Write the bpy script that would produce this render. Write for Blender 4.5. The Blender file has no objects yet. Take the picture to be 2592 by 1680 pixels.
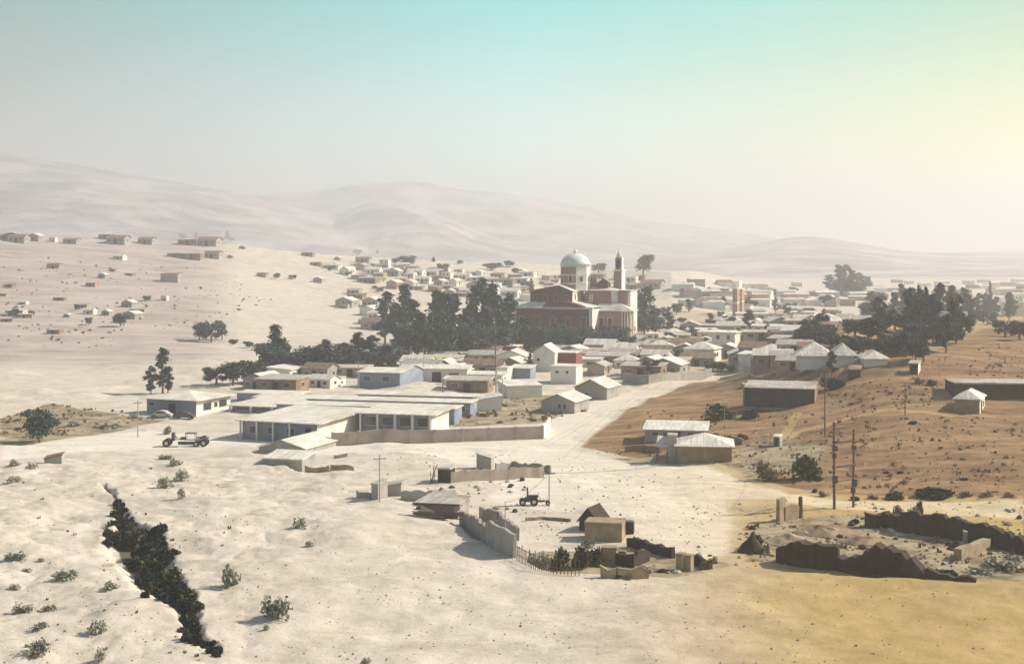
import bpy, math, random
import numpy as np
from mathutils import Vector, Matrix
R = math.radians
random.seed(7); RNG = np.random.default_rng(7)
scn = bpy.context.scene
COL = scn.collection

# ------------------------------------------------------------------ camera
H = 31.0                       # camera height above the valley floor
F = 3600.0                     # focal length in photo pixels (2592 wide)
CX, HV = 1296.0, 640.0         # principal column, horizon row
cam_d = bpy.data.cameras.new('camera'); cam = bpy.data.objects.new('camera', cam_d); COL.objects.link(cam)
cam.location = (0, 0, H); cam.rotation_euler = (R(90), 0, 0)
cam_d.sensor_width = 36; cam_d.lens = 36*F/2592; cam_d.shift_y = -(840-HV)/2592
cam_d.clip_start = 0.5; cam_d.clip_end = 40000
scn.camera = cam

# ------------------------------------------------------------------ sky, sun, exposure
SUN_EL, SUN_BACK = R(36), R(15)
sd = Vector((math.cos(SUN_EL)*math.cos(SUN_BACK), math.cos(SUN_EL)*math.sin(SUN_BACK), math.sin(SUN_EL)))
ld = bpy.data.lights.new('sun', 'SUN'); ld.energy = 4.6; ld.angle = R(0.5); ld.color = (1.0, 0.92, 0.80)
sun = bpy.data.objects.new('sun', ld); COL.objects.link(sun)
sun.rotation_euler = (-sd).to_track_quat('-Z', 'Y').to_euler()
scn.view_settings.view_transform = 'Standard'; scn.view_settings.look = 'None'
scn.view_settings.exposure = 0.74; scn.view_settings.gamma = 1.0
w = bpy.data.worlds.new('World'); scn.world = w; w.use_nodes = True
nt = w.node_tree; nt.nodes.clear()
def N(nt, t, **k):
    n = nt.nodes.new(t)
    for a, b in k.items(): setattr(n, a, b)
    return n
wo = N(nt, 'ShaderNodeOutputWorld')
sky = N(nt, 'ShaderNodeTexSky', sky_type='NISHITA', sun_disc=False, sun_elevation=SUN_EL)
sky.sun_rotation = math.atan2(sd.x, sd.y); sky.dust_density = 0.4; sky.air_density = 0.7; sky.ozone_density = 1.0
bg1 = N(nt, 'ShaderNodeBackground'); bg1.inputs[1].default_value = 0.05
nt.links.new(sky.outputs[0], bg1.inputs[0])
tc = N(nt, 'ShaderNodeTexCoord'); sx = N(nt, 'ShaderNodeSeparateXYZ'); nt.links.new(tc.outputs['Generated'], sx.inputs[0])
def mrange(nt, src, a, b, smooth=True):
    m = N(nt, 'ShaderNodeMapRange'); m.interpolation_type = 'SMOOTHSTEP' if smooth else 'LINEAR'
    m.inputs[1].default_value = a; m.inputs[2].default_value = b; nt.links.new(src, m.inputs[0]); return m.outputs[0]
def ramp(nt, src, stops):
    r = N(nt, 'ShaderNodeValToRGB'); nt.links.new(src, r.inputs[0])
    while len(r.color_ramp.elements) < len(stops): r.color_ramp.elements.new(0.5)
    for e, (p, c) in zip(r.color_ramp.elements, stops): e.position = p; e.color = (*c, 1)
    return r.outputs[0]
def mixc(nt, f, a, b, mode='MIX'):
    m = N(nt, 'ShaderNodeMix', data_type='RGBA', blend_type=mode)
    for i, v in ((0, f), (6, a), (7, b)):
        if isinstance(v, (int, float)): m.inputs[i].default_value = v
        elif isinstance(v, tuple): m.inputs[i].default_value = (*v, 1)
        else: nt.links.new(v, m.inputs[i])
    return m.outputs[2]
az = mrange(nt, sx.outputs[0], -0.36, 0.36, False)
SKY_LOW = [(0.0, (0.34, 0.27, 0.24)), (0.25, (0.42, 0.46, 0.44)), (0.5, (0.50, 0.66, 0.60)), (0.75, (0.52, 0.52, 0.24)), (1.0, (0.56, 0.46, 0.0))]
SKY_TOP = [(0.0, (0.08, 0.22, 0.17)), (0.25, (0.02, 0.34, 0.28)), (0.5, (0.0, 0.44, 0.36)), (0.75, (0.0, 0.38, 0.29)), (1.0, (0.03, 0.26, 0.12))]
lo = ramp(nt, az, SKY_LOW); hi = ramp(nt, az, SKY_TOP)
el = mrange(nt, sx.outputs[2], 0.03, 0.19)
bg2 = N(nt, 'ShaderNodeBackground'); bg2.inputs[1].default_value = 0.7
zt_ = mrange(nt, sx.outputs[2], 0.45, 0.15)
nt.links.new(mixc(nt, zt_, sky.outputs[0], mixc(nt, 1.0, mixc(nt, el, lo, hi), (2.0, 2.0, 2.0), 'MULTIPLY'), 'MULTIPLY'), bg1.inputs[0])
zen = mrange(nt, sx.outputs[2], 0.2, 0.6)
nt.links.new(mixc(nt, zen, mixc(nt, el, lo, hi), (0.03, 0.07, 0.11)), bg2.inputs[0])
add = N(nt, 'ShaderNodeAddShader'); nt.links.new(bg1.outputs[0], add.inputs[0]); nt.links.new(bg2.outputs[0], add.inputs[1])
nt.links.new(add.outputs[0], wo.inputs[0])
HAZE_DENSITY = 4.1e-4; HAZE_COLOR = (0.92, 0.885, 0.91)
scn.cycles.volume_bounces = 1; scn.cycles.max_bounces = 5; scn.cycles.diffuse_bounces = 2
scn.cycles.use_denoising = True

# ------------------------------------------------------------------ terrain
def sm(a, b, x):
    t = np.clip((x-a)/(b-a), 0, 1); return t*t*(3-2*t)
def interp(x, pts):
    return np.interp(x, [p[0] for p in pts], [p[1] for p in pts])
def vnoise(x, y, seed=0):      # smooth value noise in numpy
    xi = np.floor(x).astype(np.int64); yi = np.floor(y).astype(np.int64); fx = x-xi; fy = y-yi
    fx = fx*fx*(3-2*fx); fy = fy*fy*(3-2*fy)
    def h(a, b):
        n = (a*374761393 + b*668265263 + seed*974634777) & 0x7fffffff
        n = ((n ^ (n >> 13))*1274126177) & 0x7fffffff
        return (n & 0xffff)/65535.0
    return (h(xi, yi)*(1-fx)+h(xi+1, yi)*fx)*(1-fy)+(h(xi, yi+1)*(1-fx)+h(xi+1, yi+1)*fx)*fy
def fbm(x, y, o=4, seed=0):
    s = 0; a = 0.5
    for i in range(o): s = s+a*(vnoise(x*2**i, y*2**i, seed+i)-0.5); a *= 0.5
    return s
RIDGE_V = [(-1500, 600), (0, 596), (300, 604), (600, 622), (800, 643), (1000, 655), (1300, 667), (1550, 684), (1750, 692), (1850, 715), (1950, 742), (2300, 751), (4000, 751)]
Y0 = [(0, 455), (600, 490), (1000, 580), (1500, 640), (1800, 640), (2200, 720)]
YR = [(0, 900), (700, 950), (1500, 980), (1700, 880), (2200, 960)]
CREST = [(600, 1128), (760, 1193), (950, 1262), (1050, 1277), (1160, 1324), (1200, 1364), (1300, 1412), (1400, 1456), (1700, 1466), (2000, 1446), (2300, 1464), (2592, 1492)]
MAIN = [(-2500, 560), (-900, 470), (0, 500), (300, 497), (610, 508), (760, 506), (850, 493), (925, 479), (1035, 466), (1145, 488), (1300, 502), (1415, 520), (1525, 538), (1635, 566), (1750, 575), (1850, 588), (1960, 604), (2100, 622), (2300, 640), (2592, 634), (3200, 600), (4500, 580)]
SPUR = [(-500, 640), (760, 610), (830, 560), (930, 512), (1000, 505), (1100, 530), (1200, 575), (1330, 610), (1500, 625), (1700, 640), (4000, 640)]
KNOLL = [(1700, 650), (1900, 622), (1960, 606), (2030, 597), (2080, 599), (2160, 614), (2300, 638), (2450, 642), (2592, 640), (4000, 630)]
LEFT = [(-3000, 385), (-800, 372), (0, 392), (200, 425), (400, 458), (600, 492), (800, 540), (1000, 610), (1200, 680), (4500, 700)]
GULLY = [(262, 1232, 3), (285, 1260, 5), (300, 1278, 5), (312, 1305, 12), (318, 1335, 18), (335, 1362, 60), (350, 1400, 70), (375, 1440, 50), (400, 1480, 55), (430, 1510, 45), (472, 1545, 22), (478, 1590, 18), (490, 1615, 16), (530, 1640, 14), (558, 1652, 5)]
def pix0(u, v, z=0.0):
    d = (H-z)*F/(v-HV); return ((u-CX)/F*d, d)
GP = [(*pix0(u, v, 1.0), hw*pix0(u, v, 1)[1]/F) for u, v, hw in GULLY]
def seg_dist(x, y, pts):       # distance to a polyline, interpolated 3rd value
    best = np.full(x.shape, 1e9); val = np.zeros(x.shape)
    for p, q in zip(pts[:-1], pts[1:]):
        dx, dy = q[0]-p[0], q[1]-p[1]; L = dx*dx+dy*dy
        t = np.clip(((x-p[0])*dx+(y-p[1])*dy)/L, 0, 1)
        d = np.hypot(x-p[0]-t*dx, y-p[1]-t*dy); m = d < best
        best = np.where(m, d, best); val = np.where(m, p[2]+(q[2]-p[2])*t, val)
    return best, val
def height(x, y):
    x = np.asarray(x, float); y = np.asarray(y, float)
    ys = np.maximum(y, 1.0); u = CX+F*np.clip(x/ys, -1.2, 1.2); u = np.where(y < 1, CX, u)
    zr = H-(interp(u, RIDGE_V)-HV)/F*interp(u, YR)
    y0 = interp(u, Y0); yr = interp(u, YR)
    t = np.clip((y-y0)/(yr-y0), 0, 1); t = t*(0.75+0.25*t)
    z = zr*t*(1-0.85*sm(1.02, 1.7, y/yr))
    z = z+sm(500, 800, y)*(1-sm(950, 1100, y))*fbm(x/90, y/90, 5, 3)*8*sm(0, 8, zr)
    # hill on the right
    s = sm(28, 62, x-0.12*(y-170))
    z = z+s*(11*sm(165, 330, y)-7*sm(340, 560, y))*(1-sm(500, 700, y)) + 1.6*sm(10, 40, x)*sm(170, 230, y)*(1-sm(260, 400, y))
    z = z+sm(200, 320, y)*(1-sm(400, 600, y))*(fbm(x/26, y/26, 4, 9)*3.6+fbm(x/7, y/7, 3, 19)*.7)
    # knoll west of the road, and the foreground spur
    yc = (H-1)*F/(interp(u, CREST)-HV)
    S = sm(0, 1, (yc+2.5-y)/2.5)*sm(430, 700, u)+(1-sm(430, 700, u))*sm(0, 1, (225-y)/30)
    z = z+1.0*S
    z = z+(fbm(x/16, y/16, 5, 21)*1.9+fbm(x/3.5, y/3.5, 3, 22)*.3)*sm(60, 100, y)*(1-sm(330, 420, y))
    z = z+(sm(-38, -20, -np.abs(x+30)))*(fbm(x/9, y/9, 3, 5)*0.8)*(1-sm(150, 190, y))
    # gully
    if True:
        z = z+np.where(y < 230, fbm(x/5.5, y/5.5, 4, 88)*1.3*sm(-16, -26, x)*0 + np.abs(fbm(x/6.0, y/6.0, 4, 89))*1.7*(1-sm(-30, -8, x)), 0)*sm(60, 100, y)*(1-sm(190, 225, y))
        m = (y > 90) & (y < 210) & (x < -15) & (x > -60)
        if m.any():
            d, hw = seg_dist(x[m] if x.ndim else x, y[m] if x.ndim else y, GP)
            jag = fbm((x[m])/1.6, (y[m])/1.6, 3, 77)*1.6 if x.ndim else 0
            dep = np.minimum(0.4+hw*0.9, 2.0)*(1-sm(0.1, 1.3, (d+jag*0.9)/(hw+0.25)))
            if x.ndim: z = z.copy(); z[m] -= dep
            else: z = z-dep
    # mountains
    def rng(prof, D0, Df, back, amp, sc, seed):
        zt = H+(HV-sum(interp(u+o_, prof) for o_ in (-50, -30, -10, 10, 30, 50))/6)/F*Df
        tt = sm(D0, Df, y)
        n = 0.45*fbm(x/sc, y/sc, 5, seed)+0.3-1.3*np.abs(fbm(x/(sc*.7), y/(sc*.9), 5, seed+3))
        return np.maximum(zt, 0)*tt*(1-0.6*sm(Df, back, y))+np.maximum(zt, 0)*amp*n*tt*(1-tt)*4
    mt = np.maximum(rng(MAIN, 2600, 6200, 9500, 0.6, 800, 31), rng(SPUR, 2400, 4300, 6000, 0.45, 500, 41))
    mt = np.maximum(mt, rng(LEFT, 2000, 4200, 6500, 0.2, 700, 71))
    mt = np.maximum(mt, rng(KNOLL, 2000, 3600, 5000, 0.2, 400, 51))
    z = np.maximum(z, mt*sm(1500, 2600, y))
    # the hill the camera stands on
    rr = np.hypot(x, np.maximum(y, 0))
    z = np.maximum(z, 29.3-0.42*np.maximum(rr-1.5, 0))
    return z
def gz(x, y):
    return float(height(np.array([x]), np.array([y]))[0])
_DS = np.concatenate([np.arange(95, 400, 0.25), np.arange(400, 1200, 1.0), np.arange(1200, 9000, 10)])
_cache = {}
def ray(u):
    k = round(u)
    if k not in _cache:
        x = (k-CX)/F*_DS; z = height(x, _DS); _cache[k] = HV+F*(H-z)/_DS
    return _cache[k]
def G(u, v):                   # where the line of sight through (u, v) meets the ground
    vv = ray(u); idx = np.nonzero(vv <= v)[0]
    i = idx[0] if len(idx) else len(_DS)-1
    y = _DS[i]
    if i > 0:
        a, b = vv[i-1], vv[i]; y = _DS[i-1]+(_DS[i]-_DS[i-1])*(a-v)/max(a-b, 1e-6)
        y = min(max(y, _DS[i-1]), _DS[i])
    x = (u-CX)/F*y
    if 0 < i < len(_DS)-1: return Vector((x, y, H-(v-HV)*y/F)) if vv[i-1] > v >= vv[i] else Vector((x, y, gz(x, y)))
    return Vector((x, y, gz(x, y)))

# ------------------------------------------------------------------ materials
MATS = {}
def mat(name, color, rough=0.85, var=0.12, scale=1.5, bump=0.0, metal=0.0, stain=None, island=False, kind='noise', spec=0.2):
    if name in MATS: return MATS[name]
    m = bpy.data.materials.new(name); m.use_nodes = True; t = m.node_tree; b = t.nodes['Principled BSDF']
    tc = N(t, 'ShaderNodeTexCoord'); no = N(t, 'ShaderNodeTexNoise'); no.inputs['Scale'].default_value = scale; no.inputs['Detail'].default_value = 5
    t.links.new(tc.outputs['Object'], no.inputs[0])
    hi_ = tuple(min(c*(1+var), 1) for c in color); lo_ = tuple(c*(1-var*1.6) for c in color)
    c = ramp(t, no.outputs[0], [(0.3, lo_), (0.7, hi_)])
    if stain:
        n2 = N(t, 'ShaderNodeTexNoise'); n2.inputs['Scale'].default_value = scale*0.35; n2.inputs['Detail'].default_value = 6
        t.links.new(tc.outputs['Object'], n2.inputs[0])
        c = mixc(t, mrange(t, n2.outputs[0], 0.5, 0.68), c, stain)
    if kind == 'brick':
        br = N(t, 'ShaderNodeTexBrick'); br.inputs['Scale'].default_value = 1.0; br.inputs['Brick Width'].default_value = 0.5; br.inputs['Row Height'].default_value = 0.2
        br.inputs['Mortar Size'].default_value = 0.02
        br.inputs['Color1'].default_value = (*color, 1); br.inputs['Color2'].default_value = (*[q*0.75 for q in color], 1); br.inputs['Mortar'].default_value = (*[min(q*1.5+.05, 1) for q in color], 1)
        mp = N(t, 'ShaderNodeMapping'); mp.inputs['Rotation'].default_value = (R(90), 0, 0)
        t.links.new(tc.outputs['Object'], mp.inputs[0]); t.links.new(mp.outputs[0], br.inputs[0])
        c = mixc(t, 0.5, c, br.outputs[0])
    if kind == 'tin':
        wv = N(t, 'ShaderNodeTexWave'); wv.inputs['Scale'].default_value = 1.3; wv.bands_direction = 'X'; t.links.new(tc.outputs['Object'], wv.inputs[0])
        bp = N(t, 'ShaderNodeBump'); bp.inputs['Strength'].default_value = 0.25; bp.inputs['Distance'].default_value = 0.05
        t.links.new(wv.outputs[0], bp.inputs['Height']); t.links.new(bp.outputs[0], b.inputs['Normal'])
        mp = N(t, 'ShaderNodeMapping'); mp.inputs['Scale'].default_value = (2.5, 0.15, 1); n3 = N(t, 'ShaderNodeTexNoise'); n3.inputs['Scale'].default_value = 1
        t.links.new(tc.outputs['Object'], mp.inputs[0]); t.links.new(mp.outputs[0], n3.inputs[0])
        c = mixc(t, mrange(t, n3.outputs[0], 0.5, 0.7), c, tuple(q*0.74 for q in color))
        br = N(t, 'ShaderNodeTexBrick'); br.inputs['Scale'].default_value = 1.0; br.inputs['Brick Width'].default_value = 0.9; br.inputs['Row Height'].default_value = 2.6; br.inputs['Mortar Size'].default_value = 0.03
        br.inputs['Color1'].default_value = (1, 1, 1, 1); br.inputs['Color2'].default_value = (0.84, 0.82, 0.80, 1); br.inputs['Mortar'].default_value = (0.62, 0.58, 0.54, 1)
        t.links.new(tc.outputs['Object'], br.inputs[0]); c = mixc(t, 1.0, c, br.outputs[0], 'MULTIPLY')
    if island:
        gi = N(t, 'ShaderNodeNewGeometry'); c = mixc(t, 1.0, c, ramp(t, gi.outputs['Random Per Island'], [(0, (0.4, 0.5, 0.55)), (1, (1.7, 1.6, 1.25))]), 'MULTIPLY')
    if bump and kind != 'tin':
        bp = N(t, 'ShaderNodeBump'); bp.inputs['Strength'].default_value = bump; bp.inputs['Distance'].default_value = 0.1
        n4 = N(t, 'ShaderNodeTexNoise'); n4.inputs['Scale'].default_value = scale*6; t.links.new(tc.outputs['Object'], n4.inputs[0])
        t.links.new(n4.outputs[0], bp.inputs['Height']); t.links.new(bp.outputs[0], b.inputs['Normal'])
    t.links.new(c, b.inputs['Base Color']); b.inputs['Roughness'].default_value = rough; b.inputs['Metallic'].default_value = metal
    b.inputs['Specular IOR Level'].default_value = spec
    MATS[name] = m; return m
TIN = mat('pale_tin', (0.74, 0.69, 0.60), 0.8, 0.06, 0.4, kind='tin', stain=(0.60, 0.53, 0.44))
TIN2 = mat('weathered_tin', (0.50, 0.46, 0.40), 0.7, 0.1, 0.6, kind='tin', stain=(0.36, 0.26, 0.19))
RUST = mat('rusty_tin', (0.26, 0.16, 0.11), 0.8, 0.15, 0.8, kind='tin', stain=(0.35, 0.27, 0.2))
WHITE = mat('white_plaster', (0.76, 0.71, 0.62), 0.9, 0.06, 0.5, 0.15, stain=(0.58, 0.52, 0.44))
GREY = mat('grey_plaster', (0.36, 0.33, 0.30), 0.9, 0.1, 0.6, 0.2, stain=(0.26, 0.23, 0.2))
BLUE_SHADE = mat('blue_grey_shade_plaster', (0.22, 0.26, 0.33), 0.9, 0.08, 0.6, 0.1, stain=(0.3, 0.32, 0.36))  # blue-grey plaster; on camera-facing fronts it puts shade into the colour
MUD = mat('mud_plaster', (0.30, 0.20, 0.13), 0.95, 0.15, 0.7, 0.4, stain=(0.2, 0.13, 0.085))
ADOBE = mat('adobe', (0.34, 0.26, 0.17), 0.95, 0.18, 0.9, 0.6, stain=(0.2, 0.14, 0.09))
DARK_SHADE_ADOBE = mat('dark_shade_adobe', (0.055, 0.040, 0.030), 0.95, 0.2, 0.9, 0.6, stain=(0.045, 0.03, 0.022))  # adobe with shade put into its colour; also colours dark stones
BRICK = mat('red_brick', (0.20, 0.065, 0.05), 0.9, 0.12, 0.4, 0.2, kind='brick')
PBRICK = mat('pale_brick', (0.36, 0.20, 0.155), 0.9, 0.12, 0.4, 0.2, kind='brick')
DARK = mat('dark_opening', (0.03, 0.03, 0.035), 0.5, 0.1, 1.0)
GLASS = mat('window_glass', (0.05, 0.06, 0.075), 0.15, 0.1, 1.0, spec=0.6)
WOOD = mat('weathered_wood', (0.14, 0.09, 0.06), 0.9, 0.2, 2.0, 0.3)
PALEWOOD = mat('pale_pole_wood', (0.42, 0.35, 0.28), 0.9, 0.15, 2.0, 0.3)
CONC = mat('concrete', (0.45, 0.42, 0.38), 0.9, 0.1, 0.8, 0.3, stain=(0.33, 0.30, 0.27))
PINKWALL = mat('pinkish_mud', (0.42, 0.33, 0.28), 0.95, 0.12, 0.6, 0.3, stain=(0.30, 0.22, 0.18))
TANW = mat('tan_plaster', (0.46, 0.36, 0.25), 0.95, 0.1, 0.6, 0.2, stain=(0.33, 0.25, 0.17))
TANR = mat('dusty_tin', (0.58, 0.50, 0.39), 0.85, 0.1, 0.4, kind='tin', stain=(0.42, 0.31, 0.22))
DOME = mat('dome_metal', (0.66, 0.67, 0.64), 0.5, 0.08, 0.4, spec=0.4)
METAL = mat('dark_metal', (0.07, 0.065, 0.07), 0.6, 0.2, 2.0, spec=0.4)
CREAMP = mat('cream_paint', (0.55, 0.50, 0.42), 0.5, 0.08, 2.0, spec=0.5)
RUBBER = mat('rubber', (0.025, 0.025, 0.027), 0.8, 0.1, 3.0)
WIRE = mat('wire', (0.10, 0.07, 0.06), 0.6, 0.05, 3.0)
LEAF = mat('leaf_dark', (0.080, 0.112, 0.108), 0.85, 0.3, 0.5, island=True, spec=0.05)
LEAF2 = mat('leaf_olive', (0.075, 0.080, 0.040), 0.85, 0.3, 0.5, island=True, spec=0.05)
LEAFG = mat('leaf_greygreen', (0.29, 0.29, 0.26), 0.9, 0.25, 0.5, island=True, spec=0.05)
LEAFP = mat('leaf_palegrey', (0.42, 0.39, 0.35), 0.9, 0.2, 0.5, island=True, spec=0.05)
LEAFB = mat('leaf_black_green', (0.028, 0.038, 0.040), 0.9, 0.3, 0.5, island=True, spec=0.03)
DRY = mat('dry_scrub', (0.22, 0.155, 0.095), 0.9, 0.3, 0.5, island=True, spec=0.05)
BARK = mat('bark', (0.20, 0.16, 0.13), 0.9, 0.2, 2.0, 0.4)
SOIL = mat('turned_earth', (0.24, 0.16, 0.10), 0.95, 0.25, 0.8, 0.6, stain=(0.35, 0.26, 0.16))

def ground_material():
    m = bpy.data.materials.new('dusty_ground'); m.use_nodes = True; t = m.node_tree; b = t.nodes['Principled BSDF']
    geo = N(t, 'ShaderNodeNewGeometry')
    def noise(scale, detail=6, rough=0.6, stretch=None):
        n = N(t, 'ShaderNodeTexNoise'); n.inputs['Scale'].default_value = scale; n.inputs['Detail'].default_value = detail; n.inputs['Roughness'].default_value = rough
        if stretch:
            mp = N(t, 'ShaderNodeMapping'); mp.inputs['Scale'].default_value = stretch; t.links.new(geo.outputs['Position'], mp.inputs[0]); t.links.new(mp.outputs[0], n.inputs[0])
        else: t.links.new(geo.outputs['Position'], n.inputs[0])
        return n.outputs[0]
    def attr(n):
        a = N(t, 'ShaderNodeAttribute', attribute_name=n); return a.outputs['Fac']
    def edge(a, nz, lo_=0.35, hi_=0.65, k=0.5):
        s = N(t, 'ShaderNodeMath', operation='SUBTRACT'); t.links.new(nz, s.inputs[0]); s.inputs[1].default_value = 0.5
        mu = N(t, 'ShaderNodeMath', operation='MULTIPLY_ADD'); t.links.new(s.outputs[0], mu.inputs[0]); mu.inputs[1].default_value = k; t.links.new(a, mu.inputs[2])
        return mrange(t, mu.outputs[0], lo_, hi_)
    big = noise(0.035, 8, 0.65); mid = noise(0.22, 8, 0.7); fine = noise(1.6, 6, 0.7); streak = noise(0.25, 6, 0.6, (0.35, 1.4, 1))
    pale = ramp(t, mid, [(0.25, (0.43, 0.365, 0.295)), (0.5, (0.57, 0.495, 0.405)), (0.75, (0.67, 0.59, 0.49))])
    tan = ramp(t, mid, [(0.25, (0.33, 0.225, 0.085)), (0.55, (0.43, 0.30, 0.125)), (0.8, (0.51, 0.37, 0.17))])
    c = mixc(t, edge(attr('tan'), big, 0.0, 1.0, 0.5), pale, tan)
    pnk = ramp(t, noise(0.05, 9, 0.7, (0.5, 1.3, 1)), [(0.32, (0.30, 0.235, 0.20)), (0.5, (0.44, 0.36, 0.315)), (0.7, (0.55, 0.46, 0.41))])
    c = mixc(t, edge(attr('pink'), big, 0.2, 0.8, 0.6), c, pnk)
    c = mixc(t, mrange(t, noise(0.09, 9, 0.72, (0.6, 1.6, 1)), 0.53, 0.66), c, mixc(t, 0.28, c, (0.20, 0.15, 0.11)))
    grass = ramp(t, noise(0.16, 9, 0.72, (0.4, 1.5, 1)), [(0.32, (0.10, 0.058, 0.028)), (0.5, (0.26, 0.155, 0.075)), (0.68, (0.42, 0.27, 0.145))])
    grass = mixc(t, mrange(t, fine, 0.55, 0.72), grass, (0.20, 0.125, 0.075))
    c = mixc(t, edge(attr('grass'), mid, 0.3, 0.7, 1.1), c, grass)
    veg = mixc(t, mrange(t, mid, 0.42, 0.62), (0.38, 0.30, 0.19), (0.17, 0.13, 0.08))
    c = mixc(t, edge(attr('veg'), mid, 0.35, 0.6, 1.3), c, veg)
    rd = mixc(t, attr('tan'), ramp(t, streak, [(0.3, (0.60, 0.53, 0.44)), (0.7, (0.74, 0.67, 0.57))]), ramp(t, streak, [(0.3, (0.50, 0.39, 0.23)), (0.7, (0.66, 0.54, 0.35))]))
    c = mixc(t, edge(attr('road'), mid, 0.2, 0.8, 0.9), c, rd)
    c = mixc(t, edge(attr('hill'), big, 0.3, 0.7, 0.2), c, ramp(t, noise(0.006, 12, 0.75), [(0.42, (0.17, 0.155, 0.16)), (0.58, (0.52, 0.46, 0.41))]))
    c = mixc(t, edge(attr('dark'), mid, 0.4, 0.6, 0.6), c, (0.14, 0.10, 0.075))  # gully shadow painted into the soil colour
    c = mixc(t, edge(attr('rut'), mid, 0.35, 0.95, 0.5), c, mixc(t, 0.2, c, (0.22, 0.16, 0.10)))
    sp = noise(2.6, 3, 0.5)
    c = mixc(t, mrange(t, sp, 0.66, 0.72), c, (0.25, 0.20, 0.14))
    c = mixc(t, mrange(t, noise(5.5, 4, 0.6), 0.56, 0.68), c, mixc(t, 0.35, c, (0.16, 0.11, 0.07)))
    c = mixc(t, mrange(t, noise(0.5, 9, 0.75, (1, 1.3, 1)), 0.56, 0.64), c, mixc(t, 0.2, c, (0.20, 0.14, 0.09)))
    b.inputs['Roughness'].default_value = 0.95; b.inputs['Specular IOR Level'].default_value = 0.1
    t.links.new(c, b.inputs['Base Color'])
    bp = N(t, 'ShaderNodeBump'); bp.inputs['Strength'].default_value = 0.6; bp.inputs['Distance'].default_value = 0.35
    t.links.new(mid, bp.inputs['Height']); bp2 = N(t, 'ShaderNodeBump'); bp2.inputs['Strength'].default_value = 0.5; bp2.inputs['Distance'].default_value = 0.12
    t.links.new(fine, bp2.inputs['Height']); t.links.new(bp.outputs[0], bp2.inputs['Normal']); t.links.new(bp2.outputs[0], b.inputs['Normal'])
    return m
GROUND = ground_material()

# ------------------------------------------------------------------ mesh helpers
def link(name, me, parent=None):
    o = bpy.data.objects.new(name, me); COL.objects.link(o)
    if parent is not None: o.parent = parent
    return o
def thing(name, label, cat, loc=(0, 0, 0), rz=0.0, group=None):
    o = bpy.data.objects.new(name, None); COL.objects.link(o); o.empty_display_size = 0.5
    o.location = loc; o.rotation_euler = (0, 0, rz); o['label'] = label; o['category'] = cat
    if group: o['group'] = group
    return o
def tag(o, label, cat, group=None):
    o['label'] = label; o['category'] = cat
    if group: o['group'] = group
    return o
class MB:
    def __init__(s): s.v = []; s.f = []
    def add(s, vs, fs):
        n = len(s.v); s.v += [tuple(q) for q in vs]; s.f += [tuple(i+n for i in f) for f in fs]; return s
    def box(s, x0, x1, y0, y1, z0, z1):
        return s.add([(x0,y0,z0),(x1,y0,z0),(x1,y1,z0),(x0,y1,z0),(x0,y0,z1),(x1,y0,z1),(x1,y1,z1),(x0,y1,z1)],
                     [(3,2,1,0),(4,5,6,7),(0,1,5,4),(1,2,6,5),(2,3,7,6),(3,0,4,7)])
    def prism(s, poly, d):      # polygon (list of 3D) extruded by vector d
        n = len(poly); a = [Vector(p) for p in poly]; d = Vector(d); b = [p+d for p in a]
        return s.add(a+b, [tuple(range(n-1, -1, -1)), tuple(range(n, 2*n))]+[(i, (i+1) % n, n+(i+1) % n, n+i) for i in range(n)])
    def tube(s, p, q, r0, r1=None, n=8):
        p = Vector(p); q = Vector(q); r1 = r0 if r1 is None else r1
        a = (q-p).normalized(); t = a.orthogonal().normalized(); b = a.cross(t)
        vs = [p+(t*math.cos(k*2*math.pi/n)+b*math.sin(k*2*math.pi/n))*r0 for k in range(n)]+[q+(t*math.cos(k*2*math.pi/n)+b*math.sin(k*2*math.pi/n))*r1 for k in range(n)]
        return s.add(vs, [tuple(range(n-1, -1, -1)), tuple(range(n, 2*n))]+[(i, (i+1) % n, n+(i+1) % n, n+i) for i in range(n)])
    def lathe(s, prof, n=16, cx=0, cy=0, a0=0.0):
        vs = []; fs = []
        for r, z in prof: vs += [(cx+r*math.cos(a0+k*2*math.pi/n), cy+r*math.sin(a0+k*2*math.pi/n), z) for k in range(n)]
        for j in range(len(prof)-1):
            fs += [(j*n+k, j*n+(k+1) % n, (j+1)*n+(k+1) % n, (j+1)*n+k) for k in range(n)]
        fs += [tuple(range(n-1, -1, -1)), tuple(range((len(prof)-1)*n, len(prof)*n))]
        return s.add(vs, fs)
    def build(s, name, m, parent=None, smooth=False):
        me = bpy.data.meshes.new(name); me.from_pydata(s.v, [], s.f); me.materials.append(m)
        if smooth:
            for p in me.polygons: p.use_smooth = True
        me.update(); return link(name, me, parent)
def copy_tree(o, parent=None):
    c = o.copy(); COL.objects.link(c)
    if parent is not None: c.parent = parent; c.matrix_parent_inverse = o.matrix_parent_inverse.copy()
    for ch in o.children: copy_tree(ch, c)
    return c
ORD = 'first second third fourth fifth sixth seventh eighth ninth tenth eleventh twelfth thirteenth fourteenth fifteenth sixteenth seventeenth eighteenth nineteenth twentieth twenty-first twenty-second twenty-third twenty-fourth twenty-fifth twenty-sixth twenty-seventh twenty-eighth twenty-ninth thirtieth thirty-first thirty-second thirty-third thirty-fourth thirty-fifth thirty-sixth thirty-seventh thirty-eighth thirty-ninth fortieth'.split()
TENS = {4: 'forty', 5: 'fifty', 6: 'sixty', 7: 'seventy', 8: 'eighty', 9: 'ninety'}
for n_ in range(41, 100):
    ORD.append(TENS[n_//10][:-1]+'ieth' if n_ % 10 == 0 else TENS[n_//10]+'-'+ORD[n_ % 10-1])
REG = {}
def reg(o, look, cat, group=None):
    """labels are completed at the end with the thing's place from the left among its look-alikes"""
    o['category'] = cat
    if group: o['group'] = group
    REG.setdefault(look, []).append(o)
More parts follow.
